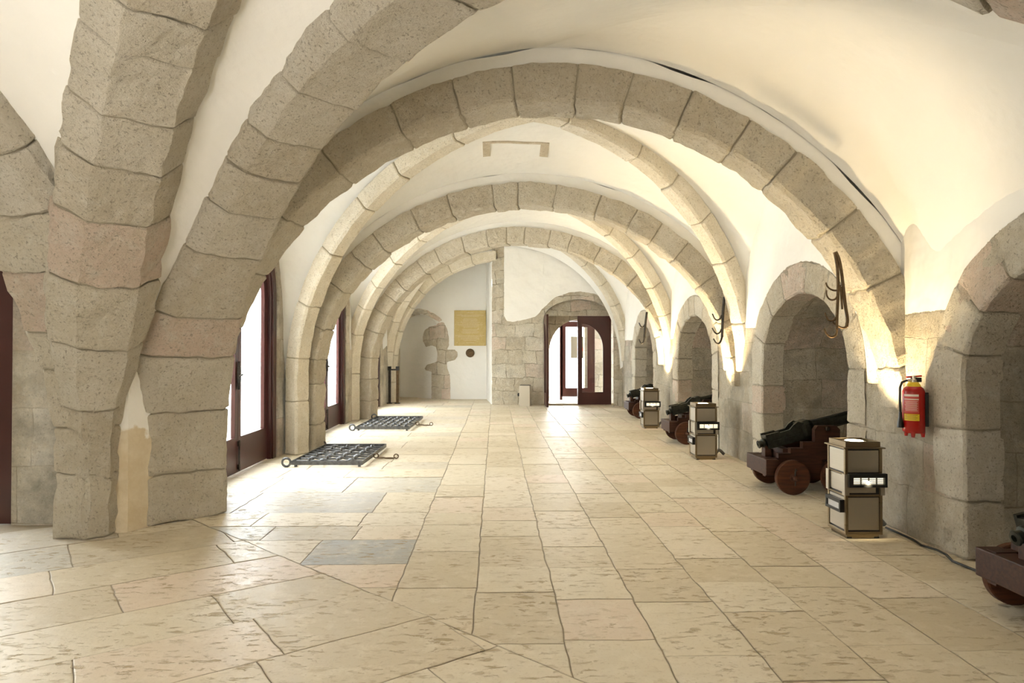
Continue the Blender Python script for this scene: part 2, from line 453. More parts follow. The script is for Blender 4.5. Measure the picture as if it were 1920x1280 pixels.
fp = [(-3.75, 6.1), (-3.55, 5.75), (-3.25, 5.66), (-3.03, 5.72), (-2.7, 6.4), (-3.2, 6.6)]
def make_patch():
    k = NT(mat('lime_patch', rough=.9)); sp_ = k.n('ShaderNodeSeparateXYZ'); k.l(k.co, sp_.inputs[0])
    h = k.math('ADD', sp_.outputs[2], k.mapr(k.noise(4, 4), 0, 1, -.25, .25))
    c = k.mix(k.mapr(k.noise(5, 5, .7), .35, .7), (.60, .50, .34), (.70, .62, .48))
    return k.out(k.mix(k.mapr(h, .82, .86), c, (.85, .84, .81)), k.bump(k.noise(14, 5), .5, .02))
M_PATCH = make_patch()
mesh_obj('wall_pier_core', [(x, y, z) for z in (-.02, 1.9) for x, y in fp], [tuple(range(5, -1, -1)), tuple(range(6, 12))]+[(i, (i+1) % 6, 6+(i+1) % 6, 6+i) for i in range(6)], M_PATCH, kind='structure', label='mortar filled core of the left pier')

# ------------------------------------------------------------------ vault bays: diagonal ribs and webs
def half_rib(F, X, zr, z0, p=1.95):
    """quarter superellipse arch plane from foot F (x, y) to crossing X; zr = soffit height at the crossing"""
    F, X = Vector(F), Vector(X); a = (X-F).length
    return Arch(F, X, a, a, z0, zr-z0, p)
WEBV, WEBF = [], []
def web(c1, c2, m=10, bulge=.05):
    i0 = len(WEBV); n = len(c1)
    for i in range(n):
        for j in range(m+1):
            t = j/m; p = c1[i].lerp(c2[i], t)
            p = p+Vector((0, 0, bulge*math.sin(PI*t)*math.sin(PI/2*min(1, i/n*1.6))))
            WEBV.append(p)
    for i in range(n-1):
        for j in range(m):
            a = i0+i*(m+1)+j; WEBF.append((a, a+1, a+m+2, a+m+1))
def ring_plaster(name, arch, out0, out1, w0, w1, **k):
    """plastered infill above a stone arch"""
    n = 60; rows = []
    V, F = [], []
    for i in range(n+1):
        th = PI*i/n
        wob = .012*math.sin(i*1.3)+.01*math.sin(i*.6+1)
        for (o, w) in ((out0, w0), (out1+wob, w0), (out1+wob, w1), (out0, w1)):
            P = (arch.P[0], arch.P[1]+o, arch.P[2], arch.P[3]+o, arch.P[4])
            V.append(arch.at(*superarc(*P, th), w))
    for i in range(n):
        for j in range(4):
            a = i*4+j; b = i*4+(j+1) % 4; F.append((a, b, b+4, a+4))
    return mesh_obj(name, V, F, M_PLASTER, kind='structure', **k)
RB = .17   # how far the web lies above a rib's soffit
def rib(name, arc, seed, hw=.135, t=.22, th1=PI/2, low=None, **k):
    return voussoirs(name, arc, -hw, hw, t, .03, .03, .75, arc.path(0, th1, low), M_RIB, .006, seed, [.55, .66, .7, .6, .5], **k)
N_TRIM = [7]
def bay(Ar0, Ar1, F00, F01, F10, F11, X, zr, wl, wr, s):
    """F00/F01 left/right feet on Ar0 side, F10/F11 on Ar1 side; wl/wr: wall crown heights"""
    arcs = [half_rib(F, X, zr, z0) for F, z0 in ((F00, 1.0), (F01, 1.2), (F10, 1.1), (F11, 1.2))]
    for i, a in enumerate(arcs):
        rib('trim_%d' % N_TRIM[0], a, s*10+i, low=0 if i in (0, 2) else None,
            label='slender diagonal vault rib, quarter %d of bay %d' % (i+1, s)); N_TRIM[0] += 1
    e = RB
    d = [a.curve(e, 0, 24, th0=0, th1=PI/2) for a in arcs]
    po = .30+.16
    a0L, a0R = Ar0.curve(po, .40, 24, 'L'), Ar0.curve(po, .40, 24, 'R')
    web(d[0], a0L); web(d[1], a0R)
    if Ar1:
        web(d[2], Ar1.curve(po, .04, 24, 'L')); web(d[3], Ar1.curve(po, .04, 24, 'R'))
    for (i, j, x, zc) in ((0, 2, -3.12, wl), (1, 3, 3.40, wr)):
        Fa = (x, (F00, F01, F10, F11)[i][1]+.02); Fb = (x, (F00, F01, F10, F11)[j][1])
        h = abs(Fb[1]-Fa[1])/2; wa = Arch(Fa, Fb, h, h, 1.3, zc-1.3, 2.1)
        web(d[i], wa.curve(0, 0, 24, 'L')); web(d[j], wa.curve(0, 0, 24, 'R'))
    return d
X2 = (.45, 8.0); X3 = (.45, 12.0)
bay(A2, A3, (-2.72, 6.95), (3.34, 6.05), (-2.76, 9.9), (3.34, 9.2), X2, 4.22, 3.9, 3.5, 1)
bay(A3, A4, (-2.95, 10.75), (3.34, 9.85), (-2.98, 14.65), (3.34, 13.1), X3, 4.15, 3.9, 3.5, 2)
X4 = (.35, 16.6)
d4 = bay(A4, None, (-3.0, 15.45), (3.34, 13.75), (-3.0, 19.45), (3.34, 17.75), X4, 4.35, 3.9, 3.5, 3)
A5F = Arch((-3.05, 19.62), (3.4, 17.86), 3.31, 3.25, 1.0, 3.35, 2.05)
web(d4[2], A5F.curve(.0, .02, 24, 'L')); web(d4[3], A5F.curve(.0, .02, 24, 'R'))
ring_plaster('trim_30', A2, .29, .47, .05, .42, label='white plaster band above the nearest transverse arch')
ring_plaster('trim_31', A3, .29, .47, .04, .40)
ring_plaster('trim_32', A4, .31, .48, .04, .40)
# near bay between the transverse arch and the great diagonal arch
po = .47
WA = Arch((3.38, 5.40), (3.38, .7), 2.35, 2.35, 1.2, 1.42, 2.3)
web(A2.curve(po, .04, 28, 'R'), WA.curve(0, 0, 28, 'L'), 12, .42)
web(A2.curve(po, .04, 28, 'L'), A1.curve(.16, -.04, 28, 'L'), 10, .05)
web(A1.curve(.16, -.04, 28, 'R'), WA.curve(0, 0, 28, 'R'), 12, .42)
tri = [A2.curve(po, .04, 2, 'L')[-1], A1.curve(.16, -.04, 2, 'L')[-1], WA.curve(0, 0, 2, 'L')[-1]]
web([tri[0].lerp(tri[2], i/12) for i in range(13)], [tri[1].lerp(tri[2], i/12) for i in range(13)], 8, 0)
for v_ in range(len(WEBV)-13*9, len(WEBV)):
    i_ = (v_-(len(WEBV)-13*9))//9; WEBV[v_].z += .42*math.sin(PI*i_/12)
# webs over the near room
c1 = A1.curve(.16, -.53, 40, th0=.28); c0a = A0.curve(.22, .30, 40, th0=.42); c0b = A0.curve(.22, -.34, 40, th0=.55); cxa = AX.curve(.22, .34, 40, th0=.42)
web(c1, c0a, 8); web(c0b, cxa, 10)
wn = Arch((-3.3, 5.98), (-7.3, 5.98), 2.0, 2.0, 1.2, 2.9, 2.1)
web(AX.curve(.22, -.32, 24, 'L'), wn.curve(0, 0, 24, 'L'), 8)
cap0 = len(WEBV)
for (x, y) in ((-8.6, -6), (5.6, -6), (5.6, 20), (-3.7, 23), (-3.7, 6.5), (-8.6, 6.5)): WEBV.append(Vector((x, y, 4.85)))  # unseen flat cap, added over the vaults to keep sky light out
WEBF.append(tuple(range(cap0, cap0+6)))
mesh_obj('ceiling', WEBV, WEBF, M_PLASTER, smooth=True, kind='structure', label='white plastered groin vaults')

# ------------------------------------------------------------------ walls
def smoothstep(a, b, x): t = max(0, min(1, (x-a)/(b-a))); return t*t*(3-2*t)
def seg_d(px, py, ax, ay, bx, by):
    dx, dy = bx-ax, by-ay; t = max(0, min(1, ((px-ax)*dx+(py-ay)*dy)/(dx*dx+dy*dy+1e-12)))
    return math.hypot(px-ax-dx*t, py-ay-dy*t)
def sdf(poly, x, y):
    """positive inside"""
    ins = False; d = 1e9; n = len(poly)
    for i in range(n):
        ax, ay = poly[i]; bx, by = poly[(i+1) % n]
        d = min(d, seg_d(x, y, ax, ay, bx, by))
        if (ay > y) != (by > y) and x < (bx-ax)*(y-ay)/(by-ay)+ax: ins = not ins
    return d if ins else -d
def arch_loop(c, hw, zs, rise, zb=-.03, n=24, p=2.0):
    pts = [(c-hw, zb)]
    for i in range(n+1):
        th = PI*i/n; cu = math.cos(th); u = math.copysign(abs(cu)**(2/p), cu)
        pts.append((c-hw*u, zs+rise*abs(math.sin(th))**(2/p)))
    pts.append((c+hw, zb)); return pts
def wall_grid(name, u0, u1, z0, z1, step, f, openings, plaster, mat_, disp=.012, extra=None, **k):
    """wall face on a grid with arched openings (c, hw, zs, rise, p); f(u, z, dep) -> world point; plaster(u, z) -> signed distance"""
    us = set(); n = int((u1-u0)/step)
    for i in range(n+1): us.add(round(u0+(u1-u0)*i/n, 4))
    for (c, hw, zs, rise, p) in openings:
        us = {u for u in us if abs(u-(c-hw)) > step*.4 and abs(u-(c+hw)) > step*.4} | {x for x in (c-hw, c+hw) if u0 < x < u1}
        for i in range(1, 24):
            th = PI*i/24; cu = math.cos(th); x = c-hw*math.copysign(abs(cu)**(2/p), cu)
            if u0 < x < u1 and min(abs(u-x) for u in us) > step*.3: us.add(x)
    us = sorted(us)
    def hole(u):
        for (c, hw, zs, rise, p) in openings:
            if abs(u-c) <= hw+1e-6: return zs+rise*max(0, 1-(abs(u-c)/hw)**p)**(1/p)
        return None
    V, F, PL = [], [], []
    def col(u, za, zb):
        m = max(1, int(round((z1-z0)/step))); idx = []
        for j in range(m+1):
            z = lerp(za, zb, j/m); idx.append(len(V))
            p = f(u, z, 0); q = nz(p, 3.1, 5)*disp+nz(p, 9, 2)*disp*.5
            edge = (abs(z-za) < 1e-6 and za > z0) or any(abs(abs(u-c)-hw) < 1e-4 for (c, hw, *_r) in openings)
            V.append(f(u, z, 0 if edge else q)); PL.append(plaster(u, z))
        return idx
    for a, b in zip(us, us[1:]):
        mid = (a+b)/2; inside = any(abs(mid-c) < hw for (c, hw, *_r) in openings)
        ha = hole(a) if inside else z0; hb = hole(b) if inside else z0
        ha = z0 if ha is None else ha; hb = z0 if hb is None else hb
        if min(ha, hb) >= z1: continue
        ia, ib = col(a, ha, z1), col(b, hb, z1)
        for j in range(len(ia)-1): F.append((ia[j], ib[j], ib[j+1], ia[j+1]))
    o = mesh_obj(name, V, F, mat_, smooth=False, attrs={'plaster': PL}, kind='structure', **k)
    bm = bmesh.new(); bm.from_mesh(o.data); bmesh.ops.remove_doubles(bm, verts=bm.verts, dist=.0015); bmesh.ops.recalc_face_normals(bm, faces=bm.faces); bm.to_mesh(o.data); bm.free()
    o.data.polygons.foreach_set('use_smooth', [True]*len(o.data.polygons))
    return o
def reveal(name, loop, f, d0, d1, mat_, back=False, step=.12, seed=0, disp=.014, taper=0, **k):
    """the deep side of an opening: loop (u, z) swept in depth, optional back wall"""
    pts = []
    for (a, b) in zip(loop, loop[1:]):
        n = max(1, int(math.hypot(b[0]-a[0], b[1]-a[1])/step))
        for i in range(n): pts.append((lerp(a[0], b[0], i/n), lerp(a[1], b[1], i/n)))
    pts.append(loop[-1]); m = max(1, int((d1-d0)/step)); V, F = [], []
    cu = sum(p[0] for p in pts)/len(pts)
    for i in range(m+1):
        d = lerp(d0, d1, i/m)
        for (u, z) in pts:
            uu = cu+(u-cu)*(1-taper*i/m); p = f(uu, z, d)
            q = 0 if i == 0 else 1
            V.append(p+Vector((nz(p, 6, 1), nz(p, 6, 4), nz(p, 6, 8)))*disp*q)
    n = len(pts)
    for i in range(m):
        for j in range(n-1): a = i*n+j; F.append((a, a+1, a+n+1, a+n))
    if back:
        base = m*n; F.append(tuple(range(base, base+n)))
    return mesh_obj(name, V, F, mat_, attrs={'plaster': [-1.0]*len(V)}, kind='structure', **k)

NICHES = [(3.82, .98, 1.32, .76, 2.0), (7.46, 1.03, 1.32, .80, 2.0), (11.5, 1.0, 1.30, .78, 2.0), (15.4, .95, 1.28, .78, 2.0)]
def right_plaster(u, z):
    d = z-1.78+.10*nz((u, z, 0), .9, 3)
    for (c, hw, zs, rise, p) in NICHES:
        o = .31; e = ((abs(u-c)/(hw+o))**2+(max(0, z-zs)/(rise+o+.04))**2)**.5 if z > zs else abs(u-c)/(hw+o)
        d = min(d, (e-1)*(rise+o)*.9)
    return d
fR = lambda u, z, d: Vector((3.35+d, u, z))
wall_grid('wall_right', -5, 18.2, -.03, 4.9, .09, fR, [(c, hw+.15, zs, rise+.15, p) for (c, hw, zs, rise, p) in NICHES], right_plaster, M_WALL_R, label='stone and plaster right wall with gun niches')
for i, (c, hw, zs, rise, p) in enumerate(NICHES):
    ar = Arch((3.35, c+hw), (3.35, c-hw), hw, hw, zs, rise, 2.0)
    voussoirs('trim_%d' % (70+i), ar, -.008, .30, .33, .02, .02, .40, ar.path(0, PI, 0, 0), M_STONE, .010, 50+i, CT+WARM, label='stone surround of a gun niche')
    reveal('wall_right_niche', arch_loop(c, hw+.004, zs, rise+.004), fR, .26, 1.7, M_JAMB, True, taper=.12, label='deep arched gun niche in the right wall')

WINS = [(8.42, 1.23, 2.2, 1.15, 2.0), (12.8, 1.24, 2.2, 1.15, 2.0), (17.1, 1.15, 2.2, 1.1, 2.0)]
def left_plaster(u, z):
    d = 1e9
    for (c, hw, zs, rise, p) in WINS:
        o = .32; e = (((abs(u-c)/(hw+o))**2+(max(0, z-zs)/(rise+o))**2)**.5-1)*1.2 if z > zs else abs(u-c)-hw-o
        d = min(d, e)
    return min(d, z-1.55+.15*nz((u, z, 0), 1.4, 3))
fL = lambda u, z, d: Vector((-3.05-d, u, z))
wall_grid('wall_left', 6.3, 23.0, -.03, 4.9, .1, fL, WINS, left_plaster, M_WALL_L, label='window wall of the hall')
for (c, hw, zs, rise, p) in WINS:
    reveal('wall_left_reveal', arch_loop(c, hw, zs, rise), fL, 0, .2, M_WALL_L, step=.1)
# short wall facing the camera left of the pier, with its door opening
fN = lambda u, z, d: Vector((u, 6.0+d, z))
wall_grid('wall_left_near', -8.5, -2.9, -.03, 4.9, .1, fN, [(-5.22, 1.05, 2.3, 1.0, 2.0)], lambda u, z: z-3.6, make_wall('near_wall_masonry', 0, .5, .5, .05, 1.3), label='grimy stone jamb wall at far left')
reveal('wall_left_near_reveal', arch_loop(-5.22, 1.05, 2.3, 1.0), fN, 0, .2, M_JAMB, step=.1)
# enclosing walls of the room behind the camera
def plain(name, pts, m=None): return mesh_obj(name, pts, [tuple(range(len(pts)))], m or M_PLASTER, kind='structure')
plain('wall_back', [(-8.5, -5, 0), (3.5, -5, 0), (3.5, -5, 4.9), (-8.5, -5, 4.9)])
plain('wall_left_rear', [(-8.5, -5, 0), (-8.5, 6.2, 0), (-8.5, 6.2, 4.9), (-8.5, -5, 4.9)])
# far wall, right-hand masonry part
FA = Vector((-.1, 18.85)); FB = Vector((3.5, 17.95)); fd = (FB-FA).normalized(); fn = Vector((-fd.y, fd.x)); FLn = (FB-FA).length
def fF(u, z, d): q = FA+fd*u+fn*d; return Vector((q.x, q.y, z))
DOORO = (2.38, .95, 2.28, .58, 2.0)
PLP = [(.345, 9), (.345, 2.45), (.42, 2.30), (.6, 2.27), (1.05, 2.36), (1.25, 2.42), (1.42, 2.62), (1.75, 2.92), (2.15, 3.05), (2.45, 3.07), (2.85, 3.0), (3.2, 2.8), (3.32, 2.66), (3.7, 2.3), (3.8, 9)]
wall_grid('wall_far', 0, FLn+.15, -.03, 4.9, .06, fF, [DOORO], lambda u, z: sdf(PLP, u, z), M_WALL_F, label='rubble masonry end wall with plaster above the door')
reveal('wall_far_door_reveal', arch_loop(DOORO[0], DOORO[1], DOORO[2], DOORO[3]), fF, 0, .45, M_JAMB)
mesh_obj('wall_far_pilaster_side', [fF(0, 0, 0), fF(0, 4.9, 0), (-.28, 20.95, 4.9), (-.28, 20.95, 0)], [(0, 1, 2, 3)], M_PLASTER, kind='structure')
# recessed white wall on the left with bare stone patches and a curved niche
def shp(pts, y=20.9):
    out = []
    for (px, py) in pts:
        x = (px-929)/1280*y; z = 1.5+(656-py)/1280*y; out.append((x, z))
    return out
S1 = shp([(790, 640), (789, 630), (793, 618), (803, 612), (818, 609), (822, 605), (832, 604), (838, 615), (842, 632), (842, 648), (838, 655), (852, 655), (858, 660), (858, 668), (853, 675), (838, 678), (839, 690), (844, 705), (845, 749), (808, 749), (808, 697), (796, 695), (793, 691), (798, 684), (810, 681), (819, 678), (820, 662), (817, 650), (808, 647), (796, 650)])
RING = shp([(761, 584), (770, 580), (785, 578), (800, 581), (815, 588), (826, 596), (830, 601), (824, 603), (818, 600), (805, 593), (790, 588), (778, 588), (765, 592), (757, 597)])
def rec_plaster(u, z): return -max(sdf(S1, u, z), sdf(RING, u, z))
def fC(u, z, d):
    dep = 0
    ax = (u+2.42)/.9
    top = 2.62 if u < -2.42 else 1.5+1.12*max(0, 1-ax*ax)**.5
    if u < -1.5 and z < top:
        dep = 1.0*smoothstep(-1.5, -2.9, u)
    return Vector((u, 20.9+d*.4+dep, z))
wall_grid('wall_far_recess', -3.6, -.2, -.03, 4.9, .04, fC, [], rec_plaster, M_WALL_F, label='white recessed wall with patches of bare stone')
voussoirs('trim_40', A5, 0, .30, .26, .02, .02, .6, A5.path(0, math.radians(88), 0), M_RIB, .006, 41, [.5, .4, .6], label='stone wall arch above the white recess')
# infill above that arch up to the vault
def infill():
    V, F = [], []
    n = 40
    for i in range(n+1):
        th = math.radians(88)*i/n
        P = (A5.P[0], A5.P[1]+.2, A5.P[2], A5.P[3]+.2, A5.P[4]); s_, z = superarc(*P, th)
        V += [A5.at(s_, z, .1), A5.at(s_, 4.9, .1)]
    for i in range(n): F.append((2*i, 2*i+2, 2*i+3, 2*i+1))
    mesh_obj('wall_far_infill', V, F, M_PLASTER, kind='structure')
infill()

# ------------------------------------------------------------------ floor slabs
def clip(poly, px, py, nx, ny):
    out = []
    n = len(poly)
    for i in range(n):
        a, b = poly[i], poly[(i+1) % n]
        da = (a[0]-px)*nx+(a[1]-py)*ny; db = (b[0]-px)*nx+(b[1]-py)*ny
        if da >= 0: out.append(a)
        if (da > 0 > db) or (da < 0 < db):
            t = da/(da-db); out.append((lerp(a[0], b[0], t), lerp(a[1], b[1], t)))
    return out
FV, FF, FT, FG, FM = [], [], [], [], []
def inset(poly, d):
    cx = sum(p[0] for p in poly)/len(poly); cy = sum(p[1] for p in poly)/len(poly); q = poly
    n = len(poly)
    for i in range(n):
        a, b = poly[i], poly[(i+1) % n]; ex, ey = b[0]-a[0], b[1]-a[1]; L = math.hypot(ex, ey)
        if L < 1e-6: continue
        nx, ny = -ey/L, ex/L
        if (cx-a[0])*nx+(cy-a[1])*ny < 0: nx, ny = -nx, -ny
        q = clip(q, a[0]+nx*d, a[1]+ny*d, nx, ny)
        if len(q) < 3: return None
    return q
def slab(poly, rnd, grey=0, tint=None):
    if len(poly) < 3: return
    ar = abs(sum(poly[i][0]*poly[(i+1) % len(poly)][1]-poly[(i+1) % len(poly)][0]*poly[i][1] for i in range(len(poly))))/2
    if ar < .004: return
    o = inset(poly, .003); q = inset(poly, .009)
    if not o or not q or len(o) != len(q): return
    t = rnd.random() if tint is None else tint; h = rnd.uniform(-.002, .0025)
    def dens(pl):
        out = []
        for i in range(len(pl)):
            a, b = pl[i], pl[(i+1) % len(pl)]; m = max(1, int(math.hypot(b[0]-a[0], b[1]-a[1])/.07+.5)) if a[1] < 12 else 2
            out.append((a, b, m))
        return out
    do = dens(o); V0 = len(FV)
    def wob(x, y): return x+nz((x, y, 0), 7, 2)*.012+nz((x, y, 0), 1.1, 5)*.012, y+nz((x, y, 0), 7, 8)*.012+nz((x, y, 0), 1.1, 9)*.012
    lo, li = [], []
    for i, (a, b, m) in enumerate(do):
        c, d = q[i], q[(i+1) % len(q)]
        for k_ in range(m):
            u = k_/m; lo.append(wob(lerp(a[0], b[0], u), lerp(a[1], b[1], u))); li.append(wob(lerp(c[0], d[0], u), lerp(c[1], d[1], u)))
    n = len(lo)
    for x, y in lo: FV.append((x, y, -.012)); FM.append(.8)
    for x, y in lo: FV.append((x, y, h-.0015)); FM.append(.5)
    for x, y in li: FV.append((x, y, h)); FM.append(0)
    FT.extend([t]*3*n); FG.extend([grey]*3*n)
    for i in range(n):
        j = (i+1) % n
        FF.append((V0+i, V0+j, V0+n+j, V0+n+i)); FF.append((V0+n+i, V0+n+j, V0+2*n+j, V0+2*n+i))
    FF.append(tuple(V0+2*n+i for i in range(n)))
rf = random.Random(11)
DG = (-.6, 4.09, .70, .714)      # dividing line: point and normal toward the hall
def hallside(poly): return clip(poly, DG[0], DG[1], DG[2], DG[3])
# hall, running strips
xs = [-.62, -.12, .36, .83, 1.30, 1.78, 2.27, 2.76, 3.25, 3.75, 4.4, 5.2]
ystart = [4.33, 4.25, 4.12, 4.07, 3.9, 4.3, 4.1, 4.4, 4.2, 4.3, 4.5]
for i in range(len(xs)-1):
    y = ystart[i]
    while y > -5: y -= rf.uniform(.5, .95)
    lst = []
    y = ystart[i]; ys = [y]
    while y < 21.2: y += rf.choice([.42, .5, .55, .6, .7, .78, .9]); ys.append(y)
    y = ystart[i]
    while y > -5.2: y -= rf.uniform(.55, .95); ys.insert(0, y)
    for a, b in zip(ys, ys[1:]):
        p = hallside([(xs[i], a), (xs[i+1], a), (xs[i+1], b), (xs[i], b)])
        slab(p, rf)
# hall, left field of larger slabs, some of them grey
y = 3.6; rows = []
RY = [3.7, 4.35, 4.82, 5.45, 5.88, 6.35, 7.25, 8.1, 8.65, 9.2, 9.85, 10.5, 11.2, 11.9, 12.5, 13.3, 14.0, 14.8, 15.5, 16.3, 17.1, 17.8, 18.6, 19.4, 20.2, 21.0, 22.0]
GREYS = {(2, 0): .95, (3, 2): .6, (5, 1): .75, (5, 2): .6, (6, 0): .5, (6, 1): .45, (8, 0): .3, (10, 1): .25, (16, 1): .3, (19, 1): .5, (21, 0): .3}
CREAM = {(3, 0): .9, (4, 0): .95, (2, 1): .95}
for r in range(len(RY)-1):
    x = -.62; c = 0
    while x > (-8.5 if RY[r] < 6.3 else -3.9):
        wd = {2: [.75, .62, .7], 3: [.52, .72], 4: [.56, .9], 5: [.52, 1.3, 1.0]}.get(r, [])
        w_ = wd[c] if c < len(wd) else rf.uniform(.7, 1.3)
        p = hallside([(x-w_, RY[r]), (x, RY[r]), (x, RY[r+1]), (x-w_, RY[r+1])])
        g = GREYS.get((r, c), .0 if rf.random() < .8 else .25)
        if r <= 5 and x < -2.6: g = .55
        slab(p, rf, g, CREAM.get((r, c)))
        x -= w_; c += 1
# near field, laid at an angle
ca, sa = math.cos(math.radians(34.5)), math.sin(math.radians(34.5))
offs = [7.0, 6.3, 5.62, 5.06, 4.48, 3.95, 3.40, 2.86, 2.3, 1.75, 1.2, .65, .1, -.5, -1.1, -1.7, -2.3, -3, -3.7, -4.4, -5.1, -5.8, -6.5]
for i in range(len(offs)-1):
    o1, o0 = offs[i], offs[i+1]
    sl = [ca*x_+sa*y_ for x_, y_ in ((-2.47, 4.47), (-1.74, 4.25), (-1.06, 3.44))]
    base = {3: ca*-2.47+sa*4.47, 4: ca*-1.74+sa*4.25, 5: ca*-1.2+sa*3.65, 6: ca*-1.06+sa*3.2}.get(i, rf.uniform(0, 1))
    ts = [base]
    while ts[-1] < 6: ts.append(ts[-1]+rf.uniform(.8, 1.35))
    while ts[0] > -11: ts.insert(0, ts[0]-rf.uniform(.8, 1.35))
    for a, b in zip(ts, ts[1:]):
        p = [(a*ca-v*sa, a*sa+v*ca) for a, v in ((a, o0), (b, o0), (b, o1), (a, o1))]
        p = clip(p, DG[0], DG[1], -DG[2], -DG[3])
        slab(p, rf, (.5 if a < .2 else .15) if i < 2 else 0, .8 if (i == 3 and abs(a-base) < .01) else rf.uniform(.0, .75))
b0 = len(FV)
for (x, y) in ((-8.6, -5.1), (5.4, -5.1), (5.4, 23), (-3.9, 23), (-3.9, 6.5), (-8.6, 6.5)): FV.append((x, y, -.008)); FT.append(.3); FG.append(0); FM.append(1)
FF.append(tuple(range(b0, b0+6)))
mesh_obj('floor', FV, FF, M_FLOOR, attrs={'tint': FT, 'grey': FG, 'mortar': FM}, kind='structure', label='worn limestone slab floor')
#OBJECTS#
# ------------------------------------------------------------------ glazed doors in the left wall
def arc_pts(c, hw, zs, rise, t0, t1, n=14):
    return [(c-hw*math.cos(t), zs+rise*math.sin(t)) for t in (lerp(t0, t1, i/n) for i in range(n+1))]
def glazed_door(name, f, c, hw, zs, rise, label):
    root = empty(name, f(c, 0, .06), kind='structure', label=label)
    inv = Matrix.Translation(-root.location)
    def part(nm, bm, m, parent=None, **k):
        bmesh.ops.transform(bm, matrix=inv, verts=bm.verts); return obj(nm, bm, m, parent or root, **k)
    fw = .13; bm = bmesh.new()
    loop = arch_loop(c, hw-.002, zs, rise-.002, 0); inner = arch_loop(c, hw-fw, zs, rise-fw, 0)
    plate(bm, loop+inner[::-1], [], .16, lambda u, v, w: f(u, v, w+.02)); part('frame', bm, M_DOOR)
    bm = bmesh.new()
    loop = arch_loop(c, hw-fw, zs, rise-fw, 0); inner = arch_loop(c, hw-fw-.04, zs, rise-fw-.04, 0)
    plate(bm, loop+inner[::-1], [], .05, lambda u, v, w: f(u, v, w+.04)); part('frame', bm, M_DOOR)
    h2, r2 = hw-fw-.045, rise-fw-.045
    for s in (-1, 1):
        t = (math.acos(min(1, .006/h2)))
        a = arc_pts(c, h2, zs, r2, 0, t) if s < 0 else arc_pts(c, h2, zs, r2, PI-t, PI)
        outer = [(c+s*.006, .012)] + ([(c+s*h2, .012)] if True else []) 
        outer = ([(c-.006, .012), (c-h2, .012)]+a) if s < 0 else ([(c+h2, .012), (c+.006, .012)]+a)
        h3, r3 = h2-.12, r2-.12; t3 = math.acos(.10/h3)
        b = arc_pts(c, h3, zs, r3, 0, t3) if s < 0 else arc_pts(c, h3, zs, r3, PI-t3, PI)
        hole = ([(c-.10, .44), (c-h3, .44)]+b) if s < 0 else ([(c+h3, .44), (c+.10, .44)]+b)
        bm = bmesh.new(); plate(bm, outer, [hole], .05, lambda u, v, w: f(u, v, w+.09)); lf = part('leaf', bm, M_DOOR)
        bm = bmesh.new(); bm.faces.new([bm.verts.new(f(u, v, .115)) for u, v in hole]); part('pane', bm, M_GLASS, lf)
        if s > 0:
            bm = bmesh.new()
            tube(bm, [f(c-.02, 1.02, .075), f(c-.02, 1.36, .075)], .012); tube(bm, [f(c-.02, 1.2, .08), f(c-.02, 1.2, .03), f(c-.10, 1.19, .03)], .011)
            box(bm, -.02, .02, -.03, .03, -.09, .09, 0, Matrix.Translation(f(c-.02, 1.2, .08)))
            part('handle', bm, M_IRON, lf)
            bm = bmesh.new(); tube(bm, [f(c-.0, .03, .072), f(c-.0, .40, .072)], .011)
            box(bm, -.014, .014, -.022, .022, -.03, .03, 0, Matrix.Translation(f(c, .36, .078))); box(bm, -.014, .014, -.022, .022, -.03, .03, 0, Matrix.Translation(f(c, .08, .078)))
            part('bolt', bm, M_IRON, lf)
    return root
for i, (c, hw, zs, rise, p) in enumerate(WINS):
    glazed_door('door_%d' % (i+1), fL, c, hw, zs, rise, 'oxblood framed glazed double door in the left wall, '+('nearest', 'middle', 'farthest')[i]+' of three')
glazed_door('door_4', lambda u, z, d: fN(u, z, d), -5.22, 1.05, 2.3, 1.0, 'oxblood door at the far left edge')

# ------------------------------------------------------------------ doorway in the far wall and what lies beyond it
def quad_plate(name, outer, holes, t, f, m, attrs=False, parent=None, **k):
    bm = bmesh.new(); plate(bm, outer, holes, t, f)
    o = obj(name, bm, m, parent, **k)
    if attrs:
        a = o.data.attributes.new('plaster', 'FLOAT', 'POINT'); a.data.foreach_set('value', [-1.0]*len(o.data.vertices))
    return o
fY = lambda y: (lambda u, v, w: Vector((u, y+w, v)))
quad_plate('wall_far_door_head', [(1.36, 2.44), (3.4, 2.44), (3.4, 3.0), (1.36, 3.0)], [], .1, fY(18.56), M_WALL_F, True, kind='structure')
quad_plate('wall_passage', [(.9, -.05), (4.2, -.05), (4.2, 4.2), (.9, 4.2)], [arch_loop(2.42, .88, 1.45, .93, .02)], .5, fY(19.5), M_WALL_F, True, kind='structure')
quad_plate('wall_passage_side', [(18.62, -.05), (19.6, -.05), (19.6, 3.2), (18.62, 3.2)], [], .1, lambda u, v, w: Vector((1.22-w, u, v)), M_WALL_F, True, kind='structure')
quad_plate('wall_passage_side', [(18.1, -.05), (19.6, -.05), (19.6, 3.2), (18.1, 3.2)], [], .1, lambda u, v, w: Vector((3.22+w, u, v)), M_WALL_F, True, kind='structure')
quad_plate('wall_passage_top', [(1.3, 18.62), (3.4, 18.62), (3.4, 19.7), (1.3, 19.7)], [], .1, lambda u, v, w: Vector((u, v, 2.62+w)), M_WALL_F, True, kind='structure')
quad_plate('wall_beyond_roof', [(.9, 19.9), (5, 19.9), (5, 22.0), (.9, 22.0)], [], .1, lambda u, v, w: Vector((u, v, 2.75+w)), M_WALL_F, True, kind='structure')
quad_plate('wall_beyond', [(2.70, -.05), (5, -.05), (5, 4.2), (2.70, 4.2)], [], .3, fY(20.62), M_WALL_F, True, kind='structure')
